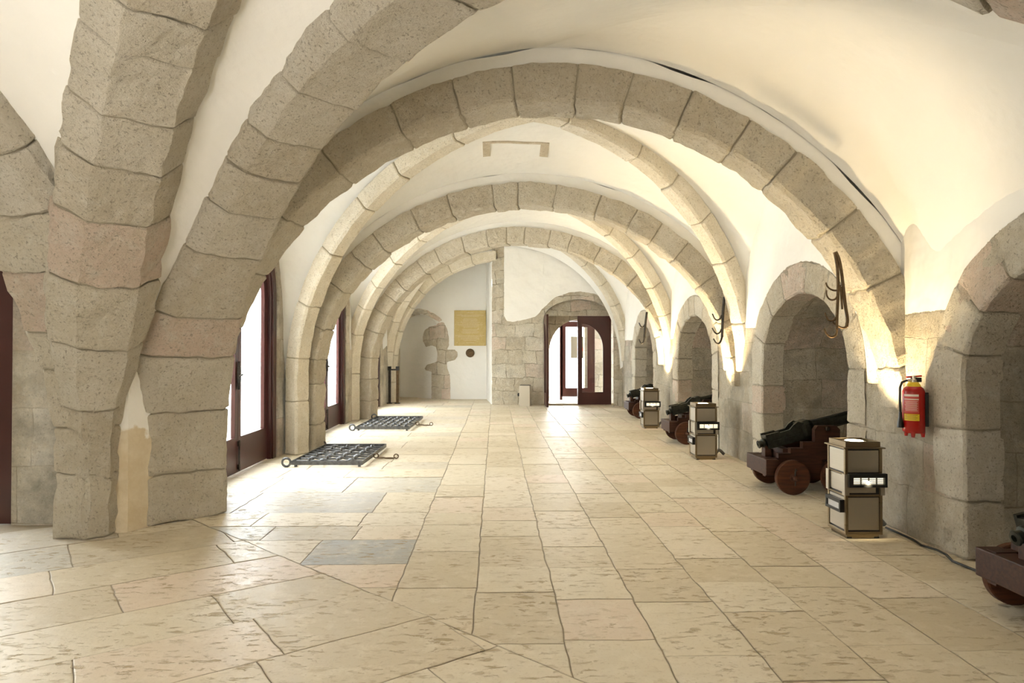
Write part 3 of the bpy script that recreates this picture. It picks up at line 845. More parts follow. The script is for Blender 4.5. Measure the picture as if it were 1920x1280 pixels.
bm = bmesh.new(); box(bm, 1.24, 3.22, 18.5, 19.6, 0, .05, .01); obj('trim_50', bm, M_FLOOR, kind='structure')
def far_leaf(root, f, flip, name='leaf'):
    """rectangular leaf .92 wide with a half-arched pane; u from the meeting edge outward"""
    W, H = .91, 2.42
    hole = [(.12, .36), (.69, .36), (.69, 1.55)]+[(.12+.57*math.cos(t), 1.55+.66*math.sin(t)) for t in (PI/2*i/12 for i in range(1, 13))]
    bm = bmesh.new(); plate(bm, [(0, .03), (W, .03), (W, H), (0, H)], [hole], .05, f)
    lf = obj(name, bm, M_DOOR, root)
    bm = bmesh.new(); bm.faces.new([bm.verts.new(f(u, v, .025)) for u, v in hole]); obj('pane', bm, M_GLASS, lf)
    bm = bmesh.new(); loop = [(u, v) for u, v in hole]
    tube(bm, [f(u, v, -.002) for u, v in loop], .010, 6, closed=True); obj('glazing_bead', bm, M_DOOR, lf)
    return lf
r5 = empty('door_5', (2.22, 18.40, 0), kind='structure', label='oxblood double door in the far wall, left leaf swung open')
far_leaf(r5, lambda u, v, w: Vector((u, w, v)), False)
far_leaf(r5, lambda u, v, w: Vector((-.86-w, -u+.02, v)), True)
r6 = empty('door_6', (1.97, 20.5, 0), kind='structure', label='glazed oxblood door standing in the passage beyond')
bm = bmesh.new(); plate(bm, [(0, .10), (.95, .10), (.95, 2.36), (0, 2.36)], [[(.15, .36), (.80, .36), (.80, 2.19), (.15, 2.19)]], .05, lambda u, v, w: Vector((u, w, v)))
lf = obj('leaf', bm, M_DOOR, r6)
bm = bmesh.new(); bm.faces.new([bm.verts.new(p) for p in ((.15, .025, .36), (.80, .025, .36), (.80, .025, 2.19), (.15, .025, 2.19))]); obj('pane', bm, M_GLASS, lf)
bm = bmesh.new(); box(bm, -.04, .05, .0, .06, .0, 2.42, .005); box(bm, .95, 1.02, 0, .06, 0, 2.42, .005); box(bm, .05, .95, 0, .06, 2.365, 2.42); obj('frame', bm, M_DOOR, r6)
sg = empty('notice_board', (2.62, 21.6, 0), label='grey notice board with a red round emblem, seen through the far doorway', cat='sign')
bm = bmesh.new(); box(bm, -.24, .24, -.01, .01, 1.24, 1.93, .004); obj('board', bm, M_SIGN, sg)
bm = bmesh.new(); tube(bm, [(0, .02, .02), (0, .02, 1.5)], .018); lathe(bm, [(.18, 0), (.18, .02), (.03, .03)], 24); obj('stand', bm, M_GREYTUBE, sg)
bm = bmesh.new()
lathe(bm, [(.10, 0), (.10, .004)], 28, (.06, -.016, 1.52), (0, 1, 0)); obj('emblem', bm, M_SIGNRED, sg)
# outside
bm = bmesh.new(); box(bm, -14.5, -14, -6, 30, 0, 6.0); obj('wall_courtyard', bm, M_PLASTER, kind='structure')
bm = bmesh.new(); box(bm, -14, -3.9, 6.6, 30, -.06, -.01); obj('floor_courtyard', bm, M_PLASTER, kind='structure')
bm = bmesh.new(); box(bm, 1, 5, 23, 27, -.06, -.01); obj('floor_terrace', bm, M_PLASTER, kind='structure')
bm = bmesh.new(); box(bm, 5.35, 5.5, -5, 19.5, -.05, 4.9); obj('light_block_right', bm, M_PLASTER, kind='structure')  # unseen backing added behind the right wall to stop outside light leaking in

# ------------------------------------------------------------------ light pedestals
def pedestal_bm():
    P = {}
    W, D = .150, .145
    # four corner posts, base, rims = bronze housing
    bm = bmesh.new()
    box(bm, -W-.0, W, -D, D, .03, .055, .003); box(bm, -W+.02, W-.02, -D+.02, D-.02, .0, .03)
    for sx in (-1, 1):
        for sy in (-1, 1): box(bm, sx*W-.022 if sx > 0 else -W, W if sx > 0 else -W+.022, sy*D-.022 if sy > 0 else -D, D if sy > 0 else -D+.022, .055, .72, .002)
    box(bm, -W+.002, W-.002, -D+.002, D-.002, .335, .350); box(bm, -W+.002, W-.002, -D+.002, D-.002, .505, .515)
    box(bm, -W-.018, W+.018, -D-.018, D+.018, .715, .725, .002)
    for (a, b, c, d) in ((-W+.01, W-.01, -D+.01, -D+.02), (-W+.01, W-.01, D-.02, D-.01), (-W+.01, -W+.02, -D+.02, D-.02), (W-.02, W-.01, -D+.02, D-.02)):
        box(bm, a, b, c, d, .725, .768)
    P['housing'] = (bm, M_TRIM)
    bm = bmesh.new(); box(bm, -W+.012, W-.012, -D+.012, D-.012, .05, .715); P['core'] = (bm, M_BLACK)
    pans = []
    for (z0, z1) in ((.068, .325), (.525, .700)):
        for s in (-1, 1):
            bm = bmesh.new(); box(bm, -W+.026, W-.026, s*(D-.010)-.004, s*(D-.010)+.004, z0, z1, .002); pans.append(bm)
            bm = bmesh.new(); box(bm, s*(W-.010)-.004, s*(W-.010)+.004, -D+.026, D-.026, z0, z1, .002); pans.append(bm)
    for s in (-1, 1):
        bm = bmesh.new(); box(bm, -W+.026, W-.05, s*(D-.010)-.004, s*(D-.010)+.004, .362, .410, .002); pans.append(bm)
        bm = bmesh.new(); box(bm, s*(W-.010)-.004, s*(W-.010)+.004, -D+.04, D-.035, .362, .498, .002); pans.append(bm)
    P['panel'] = (pans, M_PANEL)
    P['corner_strip'] = []
    for (a, b, c, d, e, f_) in ((-W-.012, -W-.001, -D-.012, -D+.03, .345, .512), (-W-.012, -W-.001, D-.035, D+.004, .345, .512), (-W, -W+.028, -D-.012, -D-.001, .345, .512), (W-.02, W+.014, -D-.012, -D-.001, .345, .412)):
        bm = bmesh.new(); box(bm, a, b, c, d, e, f_, .002); P['corner_strip'].append(bm)
    return P
def lamp_unit(front):
    """slot lamp housings; front: wide one with lit louvres, else the blank one on the side"""
    bz, gl, lv = bmesh.new(), bmesh.new(), bmesh.new()
    if front:
        x0, x1, z0, z1, y = -.135, .172, .412, .520, -.145
        plate(bz, [(x0, z0), (x1, z0), (x1, z1), (x0, z1)], [[(x0+.035, z0+.022), (x1-.02, z0+.022), (x1-.02, z1-.028), (x0+.035, z1-.028)]], .034, lambda u, v, w: Vector((u, y-.034+w, v)))
        box(gl, x0+.034, x1-.019, y-.008, y-.003, z0+.02, z1-.026)
        for i in range(5): z = lerp(z0+.026, z1-.034, i/4); box(lv, x0+.035, x1-.02, y-.030, y-.012, z, z+.0035)
        for i in range(1, 4): x = lerp(x0+.035, x1-.02, i/4); box(lv, x, x+.003, y-.031, y-.012, z0+.022, z1-.028)
    else:
        x0, x1, z0, z1, y = -.125, .115, .205, .305, -.15
        g = lambda u, v, w: Vector((y-.034+w, u, v))
        plate(bz, [(x0, z0), (x1, z0), (x1, z1), (x0, z1)], [[(x0+.02, z0+.02), (x1-.02, z0+.02), (x1-.02, z1-.028), (x0+.02, z1-.028)]], .038, g)
        box(gl, y-.022, y-.012, x0+.019, x1-.019, z0+.019, z1-.027)
    return bz, gl, lv
ped = None
def make_pedestal():
    root = empty('light_pedestal', (0, 0, 0))
    P = pedestal_bm()
    obj('housing', P['housing'][0], M_TRIM, root); obj('inner_box', P['core'][0], M_BLACK, root)
    for b in P['panel'][0]: obj('panel', b, M_PANEL, root)
    [obj('corner_strip', b, M_PANEL, root) for b in P['corner_strip']]
    bz, gl, lv = lamp_unit(True); s = obj('slot_lamp', bz, M_BLACK, root); obj('lamp_glass', gl, M_LAMPSLOT, s); obj('louvre', lv, M_BLACK, s)
    bz, gl, lv = lamp_unit(False); lv.free(); s = obj('blank_slot', bz, M_BLACK, root); obj('cover', gl, M_GREYLENS, s)
    bm = bmesh.new(); lathe(bm, [(.085, .722), (.09, .758), (.075, .762), (.07, .757)], 32); obj('uplight_ring', bm, M_CHROME, root)
    bm = bmesh.new(); lathe(bm, [(.072, .757), (.065, .764), (.02, .768)], 32); obj('uplight_lens', bm, M_LAMP, root)
    for sx in (-1, 1):
        bm = bmesh.new(); box(bm, sx*.11-.02, sx*.11+.02, -.13, .12, -.0, .012, .003); obj('foot', bm, M_RUBBER, root)
    return root
def copy_tree(o, parent=None):
    c = o.copy(); C.objects.link(c)
    for k_ in ('label', 'category', 'group'):
        if k_ in c and parent is None: pass
    if parent: c.parent = parent
    for ch in list(o.children): copy_tree(ch, c)
    return c
ped = make_pedestal()
PEDS = [((2.93, 5.52), 'metal light pedestal in front of the fire extinguisher, largest of three'),
        ((2.88, 9.42), 'metal light pedestal at the second arch foot, beside the middle gun niche'),
        ((2.98, 13.15), 'smallest metal light pedestal, at the third arch foot nearest the far door')]
for i, ((x, y), lb) in enumerate(PEDS):
    o = ped if i == 0 else copy_tree(ped)
    o.location = (x, y, 0); tag(o, lb, 'light pedestal', 'light pedestals along the right wall')
    sp = bpy.data.lights.new('uplight', 'SPOT'); sp.energy = (80, 120, 120)[i]; sp.color = (1, .76, .42); sp.spot_size = math.radians(95); sp.spot_blend = .6; sp.shadow_soft_size = .03
    so = link(bpy.data.objects.new('uplight', sp)); so.location = (x+.0, y, .79)
    so.rotation_euler = (Vector((.18, .10, 1)).to_track_quat('-Z', 'Y')).to_euler()
    sl = bpy.data.lights.new('slot_light', 'SPOT'); sl.energy = 9; sl.color = (1, .84, .55); sl.spot_size = math.radians(120); sl.spot_blend = 1; sl.shadow_soft_size = 0
    so = link(bpy.data.objects.new('slot_light', sl)); so.location = (x+.02, y-.184, .462); so.rotation_euler = (R90-.75, 0, 0)
    # short conduit bending from the pedestal back to the wall
    bm = bmesh.new()
    pts = [(x+.18+.17*t, y+.06+.12*math.sin(t*PI/2), .028+.06*math.sin(PI*t)) for t in (j/10 for j in range(11))]
    tube(bm, pts, .022, 10)
    tag(obj('cable_conduit', bm, M_GREYTUBE), ['grey flexible conduit behind the largest light pedestal', 'grey flexible conduit behind the middle light pedestal', 'grey flexible conduit behind the smallest light pedestal'][i], 'conduit', 'conduits behind the light pedestals')
bm = bmesh.new()
cp = [(3.27, 5.66, .014), (3.28, 5.5, .012), (3.275, 5.3, .014), (3.25, 5.15, .012), (3.27, 5.0, .02), (3.24, 4.85, .03), (3.22, 4.75, .014), (3.24, 4.6, .012), (3.28, 4.3, .012), (3.25, 3.9, .012)]
cs = []
for a, b in zip(cp, cp[1:]):
    for t in range(4): cs.append(Vector(a).lerp(Vector(b), t/4))
tube(bm, cs, .009, 8); tag(obj('power_cable', bm, M_RUBBER, smooth=True), 'thin black cable running along the foot of the right wall', 'cable')

# ------------------------------------------------------------------ cannons
def octring(bm, cen, ax, up, hw, hh, r):
    """rounded rectangular section"""
    ax = Vector(ax).normalized(); side = ax.cross(Vector(up)).normalized(); u = side.cross(ax)
    pts = []
    for (sx, sy) in ((1, 1), (-1, 1), (-1, -1), (1, -1)):
        for k_ in ((0, 1) if sx*sy > 0 else (1, 0)):
            a = (hw-r, hh) if k_ else (hw, hh-r)
            pts.append((sx*a[0], sy*a[1]))
    return [bm.verts.new(Vector(cen)+side*a+u*b) for a, b in pts]
def make_cannon():
    root = empty('cannon', (0, 0, 0))
    # local: x toward the muzzle, origin on the floor under the rear of the carriage
    def prism(bm, prof, y0, y1):
        a = [bm.verts.new((x, y0, z)) for x, z in prof]; b = [bm.verts.new((x, y1, z)) for x, z in prof]; n = len(prof)
        bm.faces.new(a); bm.faces.new(b[::-1])
        for i in range(n): bm.faces.new((a[i], b[i], b[(i+1) % n], a[(i+1) % n]))
    prof = [(0, .17), (0, .36), (.14, .36), (.14, .41), (.27, .41), (.27, .465), (.40, .465), (.40, .53), (.53, .53), (.53, .66), (.56, .70), (.76, .70), (.80, .66), (.80, .50), (.93, .50), (.93, .17)]
    for s in (-1, 1):
        bm = bmesh.new(); y = s*.17; prism(bm, prof, y-.035, y+.035)
        bmesh.ops.recalc_face_normals(bm, faces=bm.faces[:])
        ck = obj('cheek', bm, M_WOOD, root)
        bm = bmesh.new(); lathe(bm, [(.022, 0), (.022, .03), (.016, .035)], 12, (.66, y+s*.02, .67), (0, s, 0)); obj('trunnion_cap', bm, M_IRON, ck)
    for (x0, x1, z0, z1) in ((-.02, .12, .19, .355), (.60, .74, .19, .34)):
        bm = bmesh.new(); box(bm, x0, x1, -.275, .275, z0, z1, .008); obj('axle_beam', bm, M_WOOD, root)
    bm = bmesh.new(); box(bm, .12, .86, -.135, .135, .21, .30, .005); obj('bed', bm, M_WOOD, root)
    bm = bmesh.new(); box(bm, .06, .13, -.05, .05, .35, .47, .006); box(bm, .22, .30, -.13, .13, .30, .45, .006); obj('quoin', bm, M_WOOD, root)
    for x in (.24, .72):
        for s in (-1, 1):
            bm = bmesh.new(); lathe(bm, [(.012, -.028), (.172, -.028), (.18, -.020), (.18, .020), (.172, .028), (.012, .028)], 40, (x, s*.315, .18), (0, 1, 0))
            bmesh.ops.recalc_face_normals(bm, faces=bm.faces[:])
            w = obj('wheel', bm, M_WOOD2, root)
            bm = bmesh.new(); lathe(bm, [(.04, .026), (.045, .034), (.028, .040), (.028, .085), (.018, .10), (.004, .104)], 20, (x, s*.315, .18), (0, s, 0)); obj('hub', bm, M_WOOD2, w)
            bm = bmesh.new(); tube(bm, [(x, s*.385, .18-.075), (x, s*.385, .18+.07), (x+.012, s*.385, .18+.085), (x, s*.385, .18+.095)], [.007, .009, .012, .008], 8); obj('linchpin', bm, M_IRON, w)
        bm = bmesh.new(); tube(bm, [(x, -.31, .18), (x, .31, .18)], .03, 12); obj('axle', bm, M_WOOD, root)
    # barrel, tilted up; breech chamber open on top
    T = Matrix.Translation((.075, 0, .515)) @ Matrix.Rotation(-math.radians(15), 4, 'Y')
    bm = bmesh.new()
    secs = [(.40, .078, .088, .03), (.44, .088, .100, .035), (.49, .088, .100, .035), (.53, .070, .074, .028), (.62, .062, .064, .023), (.78, .059, .061, .022), (.985, .056, .058, .02)]
    rg = [octring(bm, (x, 0, .012), (1, 0, 0), (0, 0, 1), a, b, r) for x, a, b, r in secs]; loft(bm, rg)
    bmesh.ops.recalc_face_normals(bm, faces=bm.faces[:])
    bmesh.ops.transform(bm, matrix=T, verts=bm.verts); br = obj('barrel', bm, M_GUN, root)
    bm = bmesh.new()
    # trough: floor, two side walls rising to a hump near the barrel, rear plate
    for s in (-1, 1):
        pr = [(0, -.08), (0, .075), (.15, .072), (.16, .060), (.27, .062), (.32, .10), (.38, .122), (.42, .10), (.42, -.08)]
        n0 = len(bm.verts); a = [bm.verts.new((x, s*.052, z)) for x, z in pr]; b = [bm.verts.new((x, s*.078, z)) for x, z in pr]; n = len(pr)
        bm.faces.new(a); bm.faces.new(b[::-1])
        for i in range(n): bm.faces.new((a[i], b[i], b[(i+1) % n], a[(i+1) % n]))
    bmesh.ops.recalc_face_normals(bm, faces=bm.faces[:])
    box(bm, 0, .41, -.06, .06, -.075, -.045, .004); box(bm, 0, .028, -.077, .077, -.072, .06, .004)
    box(bm, .06, .16, -.083, .083, -.02, -.005); box(bm, .21, .36, -.083, .083, -.02, -.005)
    box(bm, .37, .44, -.078, .078, -.06, .105, .01)
    bmesh.ops.transform(bm, matrix=T, verts=bm.verts); ch = obj('breech_chamber', bm, M_GUN, root)
    bm = bmesh.new()
    lathe(bm, [(.045, .0), (.055, -.012), (.052, -.03), (.036, -.036), (.036, -.065), (.044, -.072), (.040, -.08), (.020, -.082), (.018, -.05)], 24, (0, 0, -.02), (1, 0, 0))
    bmesh.ops.transform(bm, matrix=T, verts=bm.verts); obj('cascabel', bm, M_GUN, root)
    bm = bmesh.new(); tube(bm, [(.66, -.19, .665), (.66, .19, .665)], .026, 14); obj('trunnion', bm, M_GUN, root)
    bm = bmesh.new(); lathe(bm, [(.030, .986), (.030, .9865)], 20, (0, 0, .012), (1, 0, 0)); bmesh.ops.transform(bm, matrix=T, verts=bm.verts); obj('bore', bm, M_BLACK, root)
    return root
can = make_cannon()
CANS = [((2.84, 7.34), 'dark bronze cannon on a wooden carriage behind the largest light pedestal'),
        ((2.79, 11.10), 'dark bronze cannon on a wooden carriage behind the middle light pedestal'),
        ((2.93, 15.15), 'small distant cannon half hidden by the light pedestal nearest the far door'),
        ((2.82, 3.66), 'shadowed cannon cut off by the right edge of the photo')]
for i, ((x, y), lb) in enumerate(CANS):
    o = can if i == 0 else copy_tree(can); o.location = (x, y, 0)
    tag(o, lb, 'cannon', 'cannons on wooden carriages in the gun niches')

# ------------------------------------------------------------------ iron hooks hung on the arches
def hook_cluster(name, arch, ox, oy, sc_, curves, w, matl, label):
    root = None
    # plane of the arch's near face, points given as photo-traced offsets re-expressed in metres
    def P(px, py):
        x, y = ox+px/sc_, oy+py/sc_
        d = Vector(((x-960)/1280, 1, (640-y)/1280)); d = Matrix.Rotation(-yaw, 3, 'Z') @ (Matrix.Rotation(pitch, 3, 'X') @ d)
        A = arch.A+arch.n*w; k_ = (A.x*arch.n.x+A.y*arch.n.y)/(d.x*arch.n.x+d.y*arch.n.y)
        return Vector((0, 0, EYE))+d*k_
    first = P(*curves[0][2][0]); root = empty(name, first, label=label, cat='hook'); 
    for nm, r, pts in curves:
        q = [P(*p)-first for p in pts]; 
        # smooth
        for _ in range(2):
            s = [q[0]]
            for a, b in zip(q, q[1:]): s += [a.lerp(b, .25), a.lerp(b, .75)]
            s.append(q[-1]); q = s
        rr = [r*(1 if nm == 'strap' else lerp(1, .6, i/len(q))) for i in range(len(q))]
        bm = bmesh.new(); tube(bm, q, rr, 8); obj(nm, bm, matl, root, smooth=True)
    return root
h = hook_cluster('hanging_hooks', A2, 1520, 450, 6.4, [
    ('strap', .013, [(285, 145), (300, 200), (325, 350), (330, 600), (315, 900), (310, 1080)]),
    ('hook', .011, [(312, 1080), (300, 1150), (240, 1170), (185, 1120), (160, 1060)]),
    ('strap', .013, [(300, 140), (345, 230), (380, 450), (415, 800), (445, 950), (430, 1040)]),
    ('hook', .010, [(430, 1040), (385, 1060), (310, 1020), (265, 985)]),
    ('hook', .009, [(355, 540), (340, 600), (270, 607), (205, 570), (180, 510)]),
    ('hook', .009, [(330, 640), (305, 710), (235, 722), (190, 670), (190, 600)]),
    ('hook', .009, [(318, 900), (285, 965), (225, 970), (190, 930), (172, 870)]),
    ('spike', .012, [(362, 560), (370, 700), (378, 830)])], -.05, M_RUST, 'bundle of rusty iron hooks hanging on the nearest arch above the extinguisher')
hook_cluster('hanging_hooks', A3, 1140, 460, 2.91, [
    ('strap', .019, [(636, 282), (632, 300), (626, 400), (622, 500)]),
    ('hook', .015, [(622, 500), (612, 533), (592, 537), (575, 508)]),
    ('hook', .013, [(622, 380), (610, 405), (585, 408), (569, 372)]),
    ('hook', .013, [(620, 455), (608, 480), (586, 482), (568, 450)])], -.04, M_IRON, 'black iron three-pronged hook hanging on the second arch')
hook_cluster('hanging_hooks', A4, 1160, 540, 6.4, [
    ('strap', .022, [(338, 285), (334, 320), (320, 430), (308, 600)]),
    ('hook', .016, [(308, 600), (298, 655), (268, 668), (243, 615)]),
    ('hook', .015, [(315, 430), (300, 465), (268, 468), (243, 415)])], -.04, M_IRON, 'black iron two-pronged hook hanging on the third arch')

# ------------------------------------------------------------------ fire extinguisher
ex = empty('fire_extinguisher', (3.24, 5.22, .86), -.3, label='red fire extinguisher with yellow label hung on the stone pier', cat='fire extinguisher')
R_ = .078
bm = bmesh.new(); lathe(bm, [(.03, .015), (R_-.012, .0), (R_, .015), (R_, .32), (R_-.01, .345), (R_-.035, .365), (.03, .372)], 40); obj('cylinder', bm, M_RED, ex, smooth=True)
bm = bmesh.new(); lathe(bm, [(.052, .350), (.050, .368), (.034, .392), (.030, .392)], 32); obj('collar', bm, M_YELLOW, ex)
bm = bmesh.new(); lathe(bm, [(.026, .385), (.026, .41), (.018, .42), (.018, .44)], 20); tube(bm, [(-.015, -.01, .405), (-.05, -.02, .405)], .012, 10); obj('valve', bm, M_CHROME, ex)
bm = bmesh.new(); box(bm, -.045, .06, -.013, .013, .43, .442, .003, Matrix.Translation((.04, 0, 0)) @ Matrix.Rotation(-.10, 4, 'Y')); obj('lever', bm, M_RED, ex)
bm = bmesh.new(); box(bm, -.02, .055, -.012, .012, .392, .428, .004); obj('handle', bm, M_BLACK, ex)
bm = bmesh.new(); tube(bm, [(-.045, -.02, .405), (-.085, -.02, .39), (-.098, -.02, .35), (-.10, -.02, .25), (-.098, -.02, .15)], .009, 8); obj('hose', bm, M_RUBBER, ex, smooth=True)
bm = bmesh.new(); lathe(bm, [(.011, .16), (.014, .12), (.022, .08), (.024, .04)], 16, (-.098, -.02, 0)); obj('nozzle', bm, M_BLACK, ex)
for a in (-1.9, -.3, 2.3):
    bm = bmesh.new(); tube(bm, [(.06*math.cos(a), .06*math.sin(a), .012), (.062*math.cos(a), .062*math.sin(a), -.03)], [.018, .011], 10); obj('foot', bm, M_RED, ex)
def wrap(z0, z1, a0, a1, m, nm, par, r=R_+.0012):
    bm = bmesh.new(); n = 12
    lo = [bm.verts.new((r*math.cos(lerp(a0, a1, i/n)), r*math.sin(lerp(a0, a1, i/n)), z0)) for i in range(n+1)]
    hi = [bm.verts.new((r*math.cos(lerp(a0, a1, i/n)), r*math.sin(lerp(a0, a1, i/n)), z1)) for i in range(n+1)]
    for i in range(n): bm.faces.new((lo[i], lo[i+1], hi[i+1], hi[i]))
    return obj(nm, bm, m, par)
A_0, A_1 = -2.75, -1.35
lb = wrap(.155, .305, A_0, A_1, M_LABELRED, 'instruction_label', ex)
wrap(.284, .300, A_0+.03, A_1-.03, M_LABEL, 'text_band', lb, R_+.002); wrap(.258, .266, A_0+.03, A_1-.03, M_LABEL, 'text_band', lb, R_+.002)
for i in range(9):
    z = .246-i*.009; wrap(z, z+.0025, A_0+.10+.05*(i % 3), A_1-.12-.07*(i % 2), M_LABEL, 'text_line', lb, R_+.002)
yl = wrap(.098, .150, A_0, A_1+.03, M_YELLOW, 'yellow_label', ex)
for i in range(4): wrap(.140-i*.010, .142-i*.010, A_0+.12, A_1-.15-.1*(i % 2), M_BLACK, 'text_line', yl, R_+.002)
bm = bmesh.new(); box(bm, .07, .10, -.02, .02, .05, .30, .004); box(bm, .03, .10, -.015, .015, .30, .312); obj('wall_bracket', bm, M_BLACK, ex)

# ------------------------------------------------------------------ iron grates lying on the floor
def grate(loc, rz, W, L, nx, ny, label):
    """W along x, L along y; interwoven bars, hinge rings on the left corners, chain on the right side"""
    root = empty('iron_grate', loc, rz, label=label, cat='grate', group='iron window grates lying on the floor')
    z = .055
    bm = bmesh.new(); h = .026; t = .012
    for (a, b, c, d) in ((0, W, 0, t), (0, W, L-t, L), (0, t, t, L-t), (W-t, W, t, L-t)): box(bm, a, b, c, d, z-h, z+h, .003)
    obj('frame', bm, M_GRATE, root)
    xs_ = [W*(i+1)/(nx+1) for i in range(nx)]; ys_ = [L*(j+1)/(ny+1) for j in range(ny)]
    r = .013
    for i, x in enumerate(xs_):
        pts = []; rad = []
        N = (ny+1)*8
        for k_ in range(N+1):
            y = lerp(.008, L-.008, k_/N); near = min(range(ny), key=lambda j: abs(ys_[j]-y)); dd = abs(ys_[near]-y)/(L/(ny+1))
            up = ((i+near) % 2 == 0); pts.append((x, y, z+(r*1.35*max(0, 1-dd*3.0)*(1 if up else -.2)))); rad.append(r*(1.0+(.75*max(0, 1-dd*4.2) if up else 0)))
        bm = bmesh.new(); tube(bm, pts, rad, 8); obj('bar', bm, M_GRATE, root, smooth=True)
    for j, y in enumerate(ys_):
        pts = []; rad = []
        N = (nx+1)*8
        for k_ in range(N+1):
            x = lerp(.008, W-.008, k_/N); near = min(range(nx), key=lambda i: abs(xs_[i]-x)); dd = abs(xs_[near]-x)/(W/(nx+1))
            up = ((near+j) % 2 == 1); pts.append((x, y, z+(r*1.35*max(0, 1-dd*3.0)*(1 if up else -.2)))); rad.append(r*(1.0+(.75*max(0, 1-dd*4.2) if up else 0)))
        bm = bmesh.new(); tube(bm, pts, rad, 8); obj('bar', bm, M_GRATE, root, smooth=True)
    for y in (0, L):
        bm = bmesh.new(); cy = y; cir = [(-.055+.052*math.cos(a), cy, .064+.052*math.sin(a)) for a in (2*PI*i/24 for i in range(24))]
        tube(bm, cir, .015, 8, closed=True); tube(bm, [(-.005, cy, z), (.03, cy, z)], .012, 8); obj('hinge_ring', bm, M_GRATE, root, smooth=True)
    bm = bmesh.new(); y = L*.42
    c1_ = [(W+.035+.032*math.cos(a), y+.0, .045+.030*math.sin(a)) for a in (2*PI*i/20 for i in range(20))]; tube(bm, c1_, .008, 8, closed=True)
    c2_ = [(W+.11+.055*math.cos(a), y-.02+.03*math.sin(a), .020) for a in (2*PI*i/20 for i in range(20))]; tube(bm, c2_, .008, 8, closed=True)
    c3_ = [(W+.22+.07*math.cos(a), y-.01+.025*math.sin(a), .014) for a in (2*PI*i/20 for i in range(20))]; tube(bm, c3_, .008, 8, closed=True)
    c4_ = [(W+.31+.03*math.cos(a), y+.01, .036+.028*math.sin(a)) for a in (2*PI*i/20 for i in range(20))]; tube(bm, c4_, .008, 8, closed=True)
    obj('chain', bm, M_RUST, root, smooth=True)
    for (a, b) in ((.05, .05), (W-.05, .05), (.05, L-.05), (W-.05, L-.05)):
        bm = bmesh.new(); box(bm, a-.015, a+.015, b-.015, b+.015, 0, .034); obj('foot', bm, M_GRATE, root)
grate((-2.62, 8.82, 0), -.03, .92, 1.62, 4, 8, 'larger dark iron grate lying on the floor before the nearest glazed door')
grate((-2.60, 12.75, 0), -.02, 1.0, 2.05, 7, 6, 'paler iron grate lying on the floor before the middle glazed door')

# ------------------------------------------------------------------ small things at the far end
bn = empty('wall_lamp_box', (.80, 18.33, 0), -.25, label='beige metal floor lamp box with black knob standing against the far wall', cat='lamp box')
bm = bmesh.new(); box(bm, -.145, .145, -.10, .10, .0, .55, .006)
obj('casing', bm, M_PANEL, bn)
bm = bmesh.new(); box(bm, -.13, .13, -.095, .085, .551, .565); obj('top_slot', bm, M_BLACK, bn)
bm = bmesh.new(); lathe(bm, [(.03, 0), (.045, .01), (.045, .05), (.03, .06)], 20, (-.145, -.02, .30), (-1, 0, 0)); obj('knob', bm, M_BLACK, bn)
bs = empty('barrier_stanchion', (-2.86, 19.25, 0), label='two black barrier posts joined by a short bar, at the far left corner', cat='barrier')
for x in (-.11, .11):
    bm = bmesh.new(); box(bm, x-.035, x+.035, -.035, .035, 0, 1.0, .004); p_ = obj('post', bm, M_RUST if x > 0 else M_IRON, bs)
    bm = bmesh.new(); box(bm, x-.045, x+.045, -.045, .045, .93, 1.04, .005); obj('cap', bm, M_BLACK, p_)
    bm = bmesh.new(); box(bm, x-.07, x+.07, -.07, .07, 0, .02, .004); obj('base', bm, M_IRON, p_)
bm = bmesh.new(); box(bm, -.07, .07, -.015, .015, .93, .97); obj('crossbar', bm, M_BLACK, bs)
pq = empty('marble_plaque', (-.775, 20.885, 2.17), label='square yellow marble plaque with carved lines of text on the white wall', cat='plaque')
bm = bmesh.new(); box(bm, -.485, .485, -.025, .0, -.54, .54, .004); obj('slab', bm, M_PLAQUE, pq)
rt = random.Random(3); bm = bmesh.new()
wid = [.16, 0, .62, .40, 0, .30, .34, .32, .44, .36, .58, .40, .30, 0, .36, .34, .42, .36, 0, .66, .56, .42, .44, .30, 0, .18]
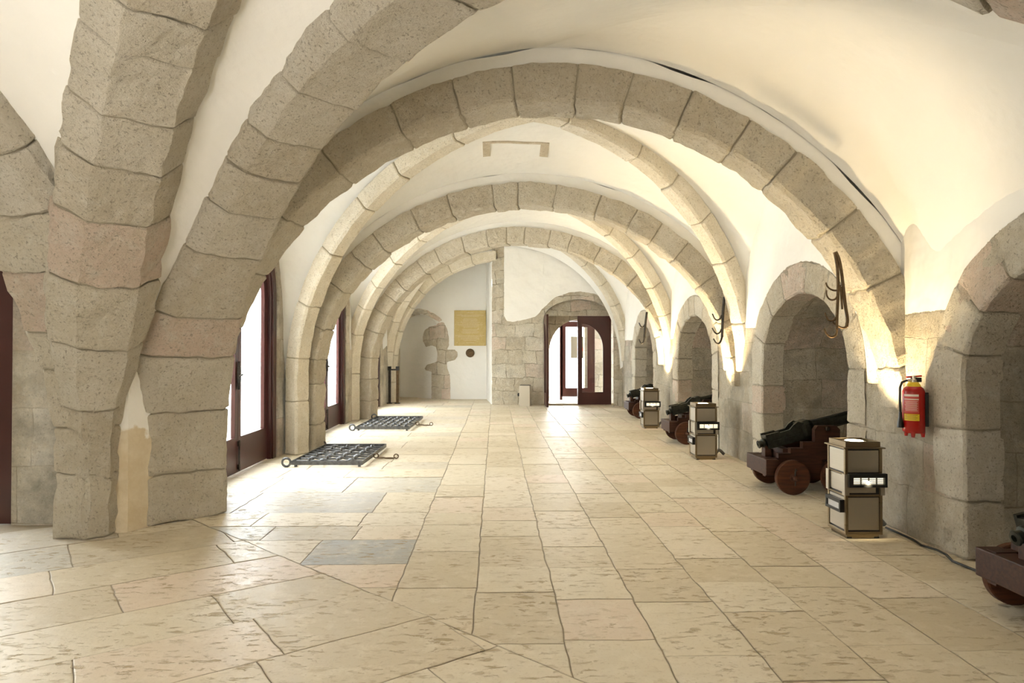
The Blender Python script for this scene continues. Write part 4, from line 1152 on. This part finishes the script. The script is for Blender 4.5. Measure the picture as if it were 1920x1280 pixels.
for i, w_ in enumerate(wid):
    if not w_: continue
    z = .46-i*.0365; x = -w_
    while x < w_*.98-.0:
        l = rt.uniform(.02, .07); l = min(l, w_-x); box(bm, x*.66, (x+l)*.66, -.0275, -.025, z, z+.014); x += l+.014
obj('carved_lettering', bm, M_PLAQUETEXT, pq)
ro = empty('bronze_roundel', (-.775, 20.885, 1.41), label='small dark round bronze medallion below the yellow plaque', cat='medallion')
bm = bmesh.new(); lathe(bm, [(.132, 0), (.132, .012), (.122, .022), (.112, .014), (.09, .018), (.02, .024)], 40, (0, 0, 0), (0, -1, 0)); obj('disc', bm, M_RUST, ro)
bm = bmesh.new(); cir = [(.07*math.cos(a), -.020, .07*math.sin(a)) for a in (2*PI*i/24 for i in range(24))]; tube(bm, cir, .006, 6, closed=True); obj('relief', bm, M_RUST, ro)
# ceiling hatch edging on the vault of the middle bay
from mathutils.bvhtree import BVHTree
vb = BVHTree.FromPolygons([tuple(v) for v in WEBV[:cap0]], WEBF[:-1])
bm = bmesh.new()
def vz(x, y):
    h = vb.ray_cast(Vector((x, y, 3.6)), Vector((0, 0, 1))); return h[0].z if h[0] else 4.2
for (x0, x1, y0, y1) in ((-.17, -.07, 8.95, 9.30), (.60, .71, 8.95, 9.27), (-.07, .60, 8.95, 8.985)):
    nx_, ny_ = 6, 6; g = [[[bm.verts.new((lerp(x0, x1, i/nx_), lerp(y0, y1, j/ny_), vz(lerp(x0, x1, i/nx_), lerp(y0, y1, j/ny_))-dz)) for j in range(ny_+1)] for i in range(nx_+1)] for dz in (.014, -.03)]
    for i in range(nx_):
        for j in range(ny_): bm.faces.new((g[0][i][j], g[0][i+1][j], g[0][i+1][j+1], g[0][i][j+1]))
    rim = [(i, 0) for i in range(nx_)]+[(nx_, j) for j in range(ny_)]+[(i, ny_) for i in range(nx_, 0, -1)]+[(0, j) for j in range(ny_, 0, -1)]
    for p_, q_ in zip(rim, rim[1:]+rim[:1]): bm.faces.new((g[0][p_[0]][p_[1]], g[1][p_[0]][p_[1]], g[1][q_[0]][q_[1]], g[0][q_[0]][q_[1]]))
obj('trim_60', bm, M_RIB, kind='structure', label='stone edging of a blocked hatch in the vault')
